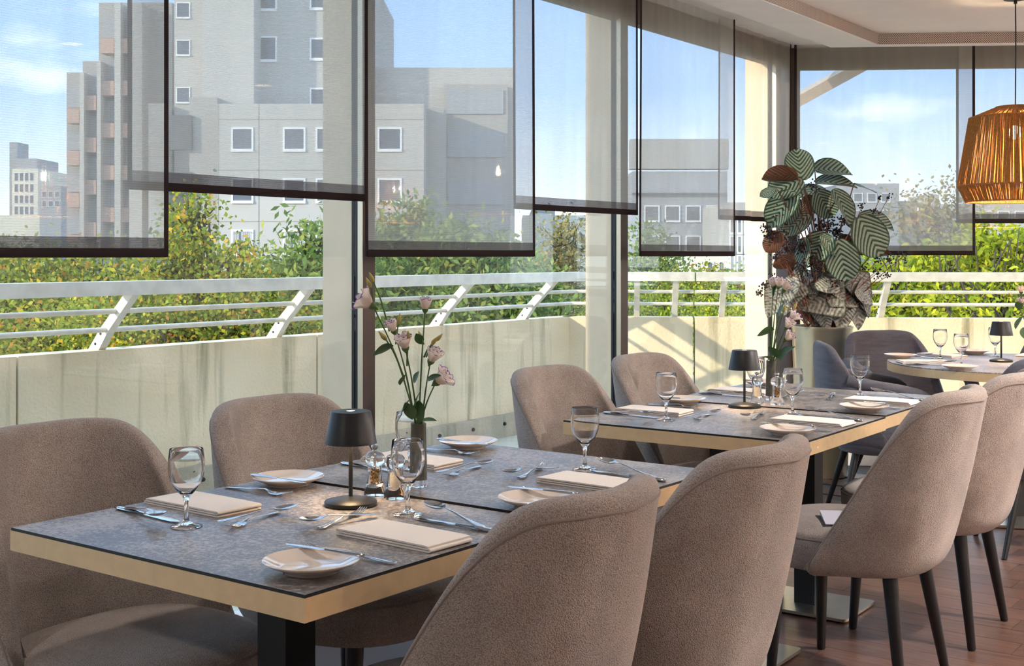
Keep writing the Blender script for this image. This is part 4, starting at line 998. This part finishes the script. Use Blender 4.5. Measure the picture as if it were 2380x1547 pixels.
mill('pepper_mill', 'clear pepper mill under the small vase on the middle table', tp(T2, .752, .392, TZ+FARUP+.0002), 'pepper')

# ---- bud vases and lisianthus
def vase(label, p):
    t = thing('bud_vase', label, 'vase', p, 0, 'slim bud vases')
    obj('vase_base', MB().lathe([(0, 0), (.0188, 0), (.0195, .002), (.0195, .0155), (0, .0155)], 36), M['acrylic'], t)
    obj('vase_body', MB().lathe([(0, .0156), (.0193, .0156), (.0190, .05), (.0168, .135), (.0172, .139), (.0168, .1415), (.0150, .139), (.0150, .12), (0, .12)], 36), M['smoked'], t)
    return t
def petal_mat():
    m, nt, out = mat_new('lisianthus_petal'); h = N(nt); uv = h.n('ShaderNodeAttribute', _attribute_name='edge')
    r = ramp(nt, [(.0, (.62, .62, .42)), (.25, (.88, .75, .66)), (.86, (.92, .82, .76)), (.92, (.22, .07, .36)), (1., (.12, .03, .26))]); h.l(uv.outputs['Fac'], r.inputs[0])
    p = principled(nt, Roughness=.6, **{'Specular IOR Level': .25}); h.l(r.outputs[0], p.inputs['Base Color'])
    t = h.n('ShaderNodeBsdfTranslucent'); h.l(r.outputs[0], t.inputs[0]); mx = h.n('ShaderNodeMixShader'); mx.inputs[0].default_value = .35
    h.l(p.outputs[0], mx.inputs[1]); h.l(t.outputs[0], mx.inputs[2]); h.l(mx.outputs[0], out.inputs[0]); return m
M['petal'] = petal_mat()
M['stem'] = simple('flower_stem', (.085, .15, .035), .55); M['fleaf'] = simple('flower_leaf', (.060, .13, .040), .45, noise=.3, nscale=30)
M['bud'] = simple('green_yellow_bud', (.42, .36, .10), .6, noise=.3, nscale=90)
def petal_mesh(openness, seed):
    r = random.Random(seed); mb = MB(); att = []
    for layer, (np_, sc, op) in enumerate(((4, .72, openness*.45), (5, 1., openness))):
        for k in range(np_):
            a0 = 2*math.pi*(k+.5*layer)/np_+r.uniform(-.1, .1); rows = []; wv = r.uniform(0, 6.28)
            for j in range(8):
                t = j/7; rr = (.10+.55*math.sin(min(1, t*1.15)*1.5)*(.75+.25*op)+op*.55*max(0, t-.55)**1.3*1.6)*sc; z = (t*1.28-.30*op*max(0, t-.6)**1.2)*(.9 if layer else 1.02)
                hw = (.25+.62*math.sin(math.pi*min(1, .15+t*.72)))*(1.25 if layer else 1.1)
                row = []
                for i in range(7):
                    x = -1+2*i/6; a = a0+x*hw; edge = .05*math.sin(x*7+wv)*t*t
                    drop = .14*x*x*t*t
                    row.append(Vector((rr*(1-.10*x*x)*math.cos(a), rr*(1-.10*x*x)*math.sin(a), z-drop+edge))); att.append(max(t, 0)*(.90+.10*abs(x)))
                rows.append(row)
            mb.grid(rows)
    me = bpy.data.meshes.new('petals'); me.from_pydata(mb.v, [], mb.f)
    at_ = me.attributes.new('edge', 'FLOAT', 'POINT'); at_.data.foreach_set('value', att)
    me.polygons.foreach_set('use_smooth', [True]*len(me.polygons)); me.materials.append(M['petal']); return me
PETALS = [petal_mesh(.15, 1), petal_mesh(.45, 2), petal_mesh(.95, 3)]
BUDM = MB().lathe([(0, -.1), (.12, 0), (.26, .3), (.28, .55), (.17, .95), (.05, 1.3), (0, 1.4)], 10).mesh('bud', M['bud'])
CALYX = MB().lathe([(.03, -.35), (.12, -.2), (.26, .0), (.30, .18), (.22, .10), (.05, -.1)], 10).mesh('calyx', M['stem'])
def leaf_mesh(name, mat, aspect=.36, curl=.12, fold=.10, n=10, tip=1.0):
    rows = []
    for j in range(n+1):
        t = j/n; w = aspect*math.sin(math.pi*t**.85)**.8 if 0 < t < 1 else .004
        rows.append([Vector((x*w, t, fold*abs(x)*w*2-curl*t*t)) for x in (-1, -.5, 0, .5, 1)])
    return baked(MB().grid(rows), [('SOLIDIFY', dict(thickness=.012, offset=0))]) if False else MB().grid(rows).mesh(name, mat, True, None)
FLEAF = leaf_mesh('leaf', M['fleaf'])
def orient(d, up=Vector((0, 0, 1)), axis='Z'):
    return Vector(d).to_track_quat(axis, 'Y' if axis == 'Z' else 'Z').to_matrix().to_4x4()
def bouquet(label, O, scale, stems, leaves):
    """O: vase mouth. stems: (px,py,kind,size,dy,tilt) end points on a plane facing the viewer through the vase; built with depth dy."""
    t = thing('lisianthus_bouquet', label, 'flowers', O, 0, 'purple edged lisianthus')
    for (px, py, kind, size, dy, base, tilt) in stems:
        P = at(px, py, O.y+dy)-O; b = Vector((random.uniform(-.006, .006), random.uniform(-.006, .006), -.02)) if base is None else at(base[0], base[1], O.y+dy*.6)-O
        P = Vector(P); mid = b.lerp(P, .55)+Vector((-.06*(P.x-b.x), 0, .04*(P.z-b.z)))
        pts = catmull([b, mid, P], 9); st = obj('stem', MB().tube(pts, [.0021*scale]*5+[.0017*scale]*4, 6), M['stem'], t)
        d = (pts[-1]-pts[-3]).normalized()+Vector((tilt, -.15, 0)); d.normalize()
        Mx = Matrix.Translation(P) @ orient(d) @ Matrix.Scale(size*(1.0 if kind == 'b' else 1.22), 4)
        if kind == 'b': link('bud', BUDM, t, Mx)
        else:
            fl_ = link('flower', PETALS[kind], t, Mx @ Matrix.Rotation(random.uniform(0, 6), 4, 'Z')); link('calyx', CALYX, fl_)
    for (px, py, dy, ln, dirx, dirz, roll) in leaves:
        P = at(px, py, O.y+dy)-O
        d = Vector((dirx, -.25, dirz)).normalized(); link('leaf', FLEAF, t, Matrix.Translation(P) @ d.to_track_quat('Y', 'Z').to_matrix().to_4x4() @ Matrix.Rotation(roll, 4, 'Y') @ Matrix.Scale(ln, 4))
    return t
v1 = tp(T1, .772, .362, TZ+FARUP+.0002); vase('slim smoky bud vase on the nearest tables', v1)
O1 = v1+Vector((0, 0, .139))
bouquet('tall lisianthus bouquet rising from the vase on the nearest tables', O1, 1.0, [
    (868, 712, 2, .030, .02, None, -.9), (868, 655, 'b', .018, .01, (905, 770), 0), (862, 668, 'b', .019, .015, (868, 700), -.2),
    (988, 722, 0, .021, .03, None, 0), (917, 772, 0, .021, -.02, None, -.1), (898, 790, 'b', .020, -.03, (940, 880), -.2), (926, 752, 'b', .018, .0, (920, 800), 0),
    (943, 812, 1, .025, -.04, None, 0), (948, 790, 'b', .018, -.05, (946, 850), 0), (1000, 842, 1, .024, -.02, None, .3), (1012, 890, 2, .026, -.01, None, .8),
    (1003, 800, 'b', .018, -.02, (985, 830), 0), (1013, 792, 'b', .017, .0, (990, 830), .1), (980, 785, 'b', .014, .02, (985, 800), 0)], [
    (915, 803, -.03, .052, -1., -.35, .6), (930, 895, -.02, .030, .3, .8, .2), (990, 885, -.03, .038, .9, .45, .5), (955, 925, -.02, .048, -.55, -.75, .3),
    (965, 945, -.03, .040, .2, .95, .8), (975, 978, -.02, .040, .95, .15, .2), (958, 975, -.02, .046, -.25, .9, .4), (962, 890, -.01, .030, .3, .9, 1.2), (980, 800, .02, .030, -.4, .9, .9), (972, 930, -.02, .05, .1, -.9, 1.)])
v2 = tp(T2, .860, .322, TZ+FARUP+.0002); vase('slim smoky bud vase between the mills on the middle table', v2)
O2 = v2+Vector((0, 0, .139))
bouquet('lisianthus bouquet in the vase on the middle table, in front of the planter', O2, 1.0, [
    (1797, 668, 0, .024, .0, None, -.1), (1809, 668, 1, .025, -.03, None, 0), (1821, 676, 1, .026, .02, None, .3), (1836, 744, 2, .027, -.02, None, .4),
    (1827, 762, 1, .026, -.05, None, .1), (1825, 790, 1, .026, -.03, None, .3), (1820, 725, 'b', .022, -.02, None, 0), (1844, 718, 'b', .022, .0, (1832, 770), .2), (1832, 720, 'b', .012, .0, (1826, 760), .1)], [
    (1800, 766, -.03, .072, -1., -.2, .7), (1808, 832, -.02, .060, -.5, .7, .3), (1812, 838, -.03, .060, .3, .9, .9), (1800, 836, -.04, .06, -.9, .3, .2), (1815, 826, -.02, .06, .7, .6, .4), (1797, 690, 0, .05, .1, .9, 1.3), (1810, 735, 0, .05, .2, .9, 1.)])
v3 = Vector((RC.x+.055, RC.y-.03, TZ+.0002)); vase('slim smoky bud vase on the round table at the right edge', v3)
bouquet('lisianthus bouquet on the round table, cut by the right picture edge', v3+Vector((0, 0, .139)), 1.0, [
    (2376, 706, 1, .024, 0, None, -.1), (2374, 680, 1, .022, 0, None, 0), (2352, 690, 'b', .020, 0, None, -.2), (2368, 672, 'b', .017, 0, None, 0), (2395, 690, 2, .026, 0, None, .1)], [
    (2376, 735, 0, .075, -.6, -.7, .3), (2378, 760, 0, .06, .1, -.9, .6), (2370, 720, 0, .05, -.3, .7, .2)])

# ================================================================== planter and corner plant
PLY = 7.24; PLX = X(1911, PLY)
pl_ = thing('planter', 'tall champagne metal cylinder planter in the window corner', 'planter', (PLX, PLY, 0))
obj('pot', MB().lathe([(0, 0), (.140, 0), (.142, .004), (.172, .84), (.175, .845), (.175, .862), (.168, .862), (.166, .80), (0, .80)], 64), M['planter'], pl_)
obj('soil', MB().lathe([(0, .815), (.10, .812), (.165, .801)], 32), simple('soil', (.03, .022, .016), .95), pl_)
def stripe_leaf_mat(name, dark, light, under, freq, slope, fine=0.):
    m, nt, out = mat_new(name); h = N(nt); ax = h.n('ShaderNodeAttribute', _attribute_name='lx'); ay = h.n('ShaderNodeAttribute', _attribute_name='ly')
    ab = h.n('ShaderNodeMath', _operation='ABSOLUTE'); h.l(ax.outputs['Fac'], ab.inputs[0])
    pw = h.n('ShaderNodeMath', _operation='POWER'); pw.inputs[1].default_value = 1.3; pw.inputs[1].default_value = 1.25; h.l(ab.outputs[0], pw.inputs[0])
    ma = h.n('ShaderNodeMath', _operation='MULTIPLY_ADD'); ma.inputs[1].default_value = -slope; h.l(pw.outputs[0], ma.inputs[0]); h.l(ay.outputs['Fac'], ma.inputs[2])
    si = h.n('ShaderNodeMath', _operation='MULTIPLY'); si.inputs[1].default_value = freq*6.283; h.l(ma.outputs[0], si.inputs[0])
    sn0 = h.n('ShaderNodeMath', _operation='SINE'); h.l(si.outputs[0], sn0.inputs[0]); sn = h.n('ShaderNodeMath', _operation='MULTIPLY'); sn.inputs[1].default_value = .3 if fine else 1.; h.l(sn0.outputs[0], sn.inputs[0])
    tc = h.n('ShaderNodeTexCoord'); no = h.n('ShaderNodeTexNoise', Scale=14., Detail=5.); h.l(tc.outputs['Object'], no.inputs['Vector'])
    mn = h.n('ShaderNodeMath', _operation='MULTIPLY_ADD'); mn.inputs[1].default_value = 1.6 if not fine else fine; h.l(no.outputs['Fac'], mn.inputs[0]); h.l(sn.outputs[0], mn.inputs[2])
    r = ramp(nt, [(.38, dark), (.56, light)] if not fine else [(.30, dark), (.62, light)])
    mr = h.n('ShaderNodeMapRange'); mr.inputs['From Min'].default_value = -.6; mr.inputs['From Max'].default_value = 2.0 if not fine else fine+.8; h.l(mn.outputs[0], mr.inputs['Value']); h.l(mr.outputs[0], r.inputs[0])
    # dark rim and pale midrib
    ed = ramp(nt, [(.86, (0, 0, 0)), (.97, (1, 1, 1))]); ae = h.n('ShaderNodeAttribute', _attribute_name='le'); abe = h.n('ShaderNodeMath', _operation='ABSOLUTE'); h.l(ae.outputs['Fac'], abe.inputs[0]); h.l(abe.outputs[0], ed.inputs[0])
    m1 = h.n('ShaderNodeMix', _data_type='RGBA'); h.l(ed.outputs[0], m1.inputs['Factor']); h.l(r.outputs[0], m1.inputs['A']); m1.inputs['B'].default_value = (*dark, 1)
    g = h.n('ShaderNodeNewGeometry'); m2 = h.n('ShaderNodeMix', _data_type='RGBA'); h.l(g.outputs['Backfacing'], m2.inputs['Factor']); h.l(m1.outputs['Result'], m2.inputs['A']); m2.inputs['B'].default_value = (*under, 1)
    p = principled(nt, Roughness=.42, **{'Specular IOR Level': .4}); h.l(m2.outputs['Result'], p.inputs['Base Color'])
    b = h.n('ShaderNodeBump', Strength=.35, Distance=.02); h.l(sn.outputs[0], b.inputs['Height']); h.l(b.outputs[0], p.inputs['Normal'])
    h.l(p.outputs[0], out.inputs[0]); return m
M['calathea'] = stripe_leaf_mat('striped_calathea_leaf', (.028, .085, .050), (.34, .41, .335), (.13, .052, .028), 8.0, .50)
M['begonia'] = stripe_leaf_mat('silvery_begonia_leaf', (.065, .080, .062), (.50, .49, .45), (.26, .17, .14), 9., .55, 2.6)
def attr_leaf(name, mat, half, n, m_, cup, droop, ripple=0., seed=0):
    rows = []; LX = []; LY = []; r = random.Random(seed)
    for j in range(n+1):
        t = j/n; w = half(t); row = []
        for i in range(m_+1):
            x = -1+2*i/m_
            z = cup*(x*x)*w*.9-droop*(t-.25)**2+ripple*math.sin(t*26)*(1-abs(x))*abs(x)*2+.02*math.sin(3*x+5*t+seed)
            row.append(Vector((x*w, t-.5+(.10*abs(x)**2*(1-t) if ripple else 0)*-1, z))); LX.append(x); LY.append(t)
        rows.append(row)
    LE = LX; LX = [v.x/.46 for row in rows for v in row]
    mb = MB().grid(rows); me = bpy.data.meshes.new(name); me.from_pydata(mb.v, [], [f[::-1] for f in mb.f] if False else mb.f)
    for nm, vals in (('lx', LX), ('le', LE), ('ly', LY)): a_ = me.attributes.new(nm, 'FLOAT', 'POINT'); a_.data.foreach_set('value', vals)
    me.polygons.foreach_set('use_smooth', [True]*len(me.polygons)); me.materials.append(mat)
    if me.polygons[0].normal.z < 0: me.flip_normals()
    return me
rnd_half = lambda t: .005+.46*max(0, 1-abs(2*t-.96)**2.3)**.55 if t < .985 else .02
heart = lambda t: (.40*min(1, (t/.16))**.6*(1-t)**.72*1.25+.004)
CAL = [attr_leaf('calathea_leaf', M['calathea'], rnd_half, 18, 14, c, d, 0, k) for k, (c, d) in enumerate(((.10, .10), (.25, .25), (-.12, .18)))]
BEG = [attr_leaf('begonia_leaf', M['begonia'], heart, 16, 12, c, d, .018, k) for k, (c, d) in enumerate(((.05, .2), (-.2, .35), (.2, .1)))]
plant = thing('corner_plant', 'tall striped-leaf arrangement with black berries in the corner planter', 'plant', (PLX, PLY, .80))
PO = Vector((PLX, PLY, .80)); PXW = PLY/F
def cr(cx_, cy_, dy=0.):
    px = 1680+cx_/3.094
    if px < 1880: dy = min(dy, -(1880-px)*.0034)
    return at(1680+cx_/3.094, 320+cy_/3.094, PLY+dy)
def put_leaf(nm, meshes, k, P, L_, ang, n_, asp=1.0):
    n_ = Vector(n_).normalized(); d = Vector((math.cos(rad(ang)), 0, math.sin(rad(ang))))
    d = (d-n_*d.dot(n_)).normalized(); x_ = d.cross(n_).normalized()
    M_ = frame_M(P-PO, x_*L_*asp, d*L_, n_*L_); link(nm, meshes[k], plant, M_); return P-d*L_*.5
leaves = [(550, 190, 79, 95, (0, -1, .25), .95, .05, 0), (410, 275, 80, 195, (.15, .55, .82), .8, 0, 1), (450, 352, 86, 205, (-.2, -.8, .55), .9, -.12, 0), (800, 230, 98, 20, (.1, -.55, .8), .85, .02, 1),
    (820, 322, 98, 4, (0, -.35, .93), .9, -.04, 1), (1030, 352, 62, 22, (.3, -.22, .9), .6, .06, 2), (420, 512, 98, 228, (-.45, -.8, .3), .75, -.10, 1), (735, 480, 70, -62, (-.1, -.95, .2), .95, -.12, 0),
    (868, 495, 92, -58, (.55, -.72, .35), .75, -.16, 1), (525, 622, 80, 218, (-.2, -.85, .4), .66, -.14, 0), (1060, 712, 104, -58, (.15, -.97, .1), .92, -.12, 0), (1110, 600, 88, -20, (.2, -.55, .82), .85, -.02, 1),
    (860, 882, 98, -78, (.05, -.97, .15), .92, -.16, 0), (690, 780, 76, -120, (-.25, -.85, .4), 1.0, -.14, 1), (770, 770, 60, -55, (.3, -.85, .35), .7, -.16, 0), (572, 860, 92, -96, (-.78, -.6, .1), .55, -.16, 0),
    (630, 392, 80, 200, (0, -.6, .8), .9, .08, 0), (330, 396, 42, 200, (-.2, -.7, .6), .8, 0, 0), (360, 750, 56, 235, (.3, .85, .2), .85, .06, 0), (440, 900, 52, 195, (.1, .8, .5), .8, .02, 1),
    (1140, 832, 44, 15, (.1, .75, .6), .6, -.02, 1), (890, 735, 36, -20, (.2, .9, .2), .8, .06, 0), (470, 520, 76, 245, (-.3, -.9, .1), .8, .06, 0), (610, 500, 60, 260, (.2, .9, .1), .7, .1, 0), (950, 620, 60, -35, (.2, -.8, .5), .7, .08, 0)]
for (a, b, l_, ang, n_, asp, dy, k) in leaves:
    P = cr(a, b, dy); base = put_leaf('calathea_leaf', CAL, k, P, l_*PXW, ang, n_, asp)-PO
    r0 = Vector((random.uniform(-.05, .05), random.uniform(-.05, .05), .0)); mid = Vector((base.x*.45+r0.x*.5, base.y*.5, base.z*.62))
    obj('leaf_stalk', MB().tube(catmull([r0, mid, base], 9), [.0045]*5+[.0032]*4, 6), simple('stalk', (.16, .060, .035), .6) if 'stalk' not in bpy.data.materials else bpy.data.materials['stalk'], plant)
beg = [(505, 1035, 62, 70, (-.3, -.8, .5)), (470, 1150, 72, 250, (-.4, -.85, .3)), (370, 1185, 66, 245, (-.2, -.9, .3)), (560, 1090, 60, 200, (-.3, -.6, .7)), (655, 1050, 66, -100, (-.1, -.8, .6)), (812, 1075, 64, -60, (.1, -.9, .3)),
    (690, 1180, 92, 195, (0, -.85, .5)), (640, 1265, 80, -70, (-.2, -.95, .1)), (872, 1165, 66, -20, (.2, -.8, .5)), (862, 1275, 74, -95, (.1, -.95, .1)), (948, 1045, 66, -50, (.3, -.8, .4)), (1000, 1130, 82, -65, (.5, -.8, .2)),
    (975, 1235, 84, -85, (.4, -.9, .1)), (760, 1010, 60, 80, (0, -.8, .6)), (880, 1010, 60, 20, (.2, -.7, .7)), (1015, 1085, 60, 60, (.6, -.7, .3)), (575, 1175, 62, -80, (-.2, -.95, .2)), (790, 1230, 70, -120, (.1, -.95, .2)), (545, 1000, 50, 120, (-.4, -.7, .5)), (735, 1290, 60, -75, (0, -.98, .1)), (430, 1080, 60, 170, (-.4, -.6, .6)), (1040, 1190, 60, -75, (.7, -.6, .2)), (920, 1160, 70, -100, (.3, -.9, .2))]
for i, (a, b, l_, ang, n_) in enumerate(beg):
    dy = -.155+.05*((i*7) % 5)/5-(abs(a-720)/320*-.10); base = put_leaf('begonia_leaf', BEG, i % 3, cr(a, b, dy), l_*PXW*1.12, ang, n_, 1.15)-PO
    obj('leaf_stalk', MB().tube([Vector((base.x*.35, base.y*.4, .02)), base*.75+Vector((0, 0, .03)), base], .0032, 5), bpy.data.materials['stalk'], plant)
M['berry'] = simple('black_berry', (.012, .011, .016), .22, spec=.6); M['twig'] = simple('red_twig', (.26, .06, .035), .6)
sprigs = [(400, 720, 60, 60, -.10), (330, 700, 45, 40, -.04), (460, 790, 60, 55, -.12), (510, 700, 50, 40, -.05), (620, 870, 55, 55, -.18), (670, 930, 50, 45, -.18), (560, 780, 50, 40, -.16), (310, 640, 30, 16, 0), (760, 640, 60, 45, 0), (700, 620, 45, 26, -.02), (820, 690, 55, 40, .0), (420, 560, 50, 18, .02),
    (1195, 420, 24, 10, -.05), (1130, 435, 20, 10, -.05), (1000, 490, 26, 11, -.05), (1095, 525, 26, 10, -.05), (1110, 885, 26, 12, -.12), (1205, 875, 40, 22, -.12), (1300, 852, 46, 12, -.12), (1010, 930, 32, 14, -.14), (1120, 965, 40, 20, -.14), (1190, 990, 26, 10, -.14), (355, 1010, 30, 22, -.14), (300, 1060, 32, 16, -.14), (262, 1115, 20, 10, -.14), (640, 345, 45, 16, .06), (690, 400, 40, 12, .06), (800, 1040, 40, 12, -.19), (590, 930, 40, 26, -.18), (380, 860, 40, 26, -.06), (860, 600, 40, 20, .05)]
for (a, b, rr, cnt, dy) in sprigs:
    P = cr(a, b, dy)-PO; r0 = Vector((random.uniform(-.04, .04), random.uniform(-.05, .03), .0)); mid = r0.lerp(P, .6)+Vector((0, 0, .03))
    sp_ = obj('berry_sprig', MB().tube(catmull([r0, mid, P], 8), [.0030]*4+[.0018]*4, 5), M['twig'], plant)
    bm_ = MB(); tw = MB()
    for _ in range(int(cnt*(1.9 if a < 900 else 1.2))):
        q = P+Vector((random.gauss(0, .5), random.gauss(0, .4), random.gauss(0, .5)))*rr/3.094*PXW
        bm_.sphere(q, random.uniform(.0040, .0056), 7, 5)
        if random.random() < .5: tw.tube([P+(q-P)*.1, q], .0009, 3, False)
    obj('berries', bm_, M['berry'], sp_, True, None)['kind'] = 'stuff'
    if tw.v: obj('twiglets', tw, M['twig'], sp_)['kind'] = 'stuff'
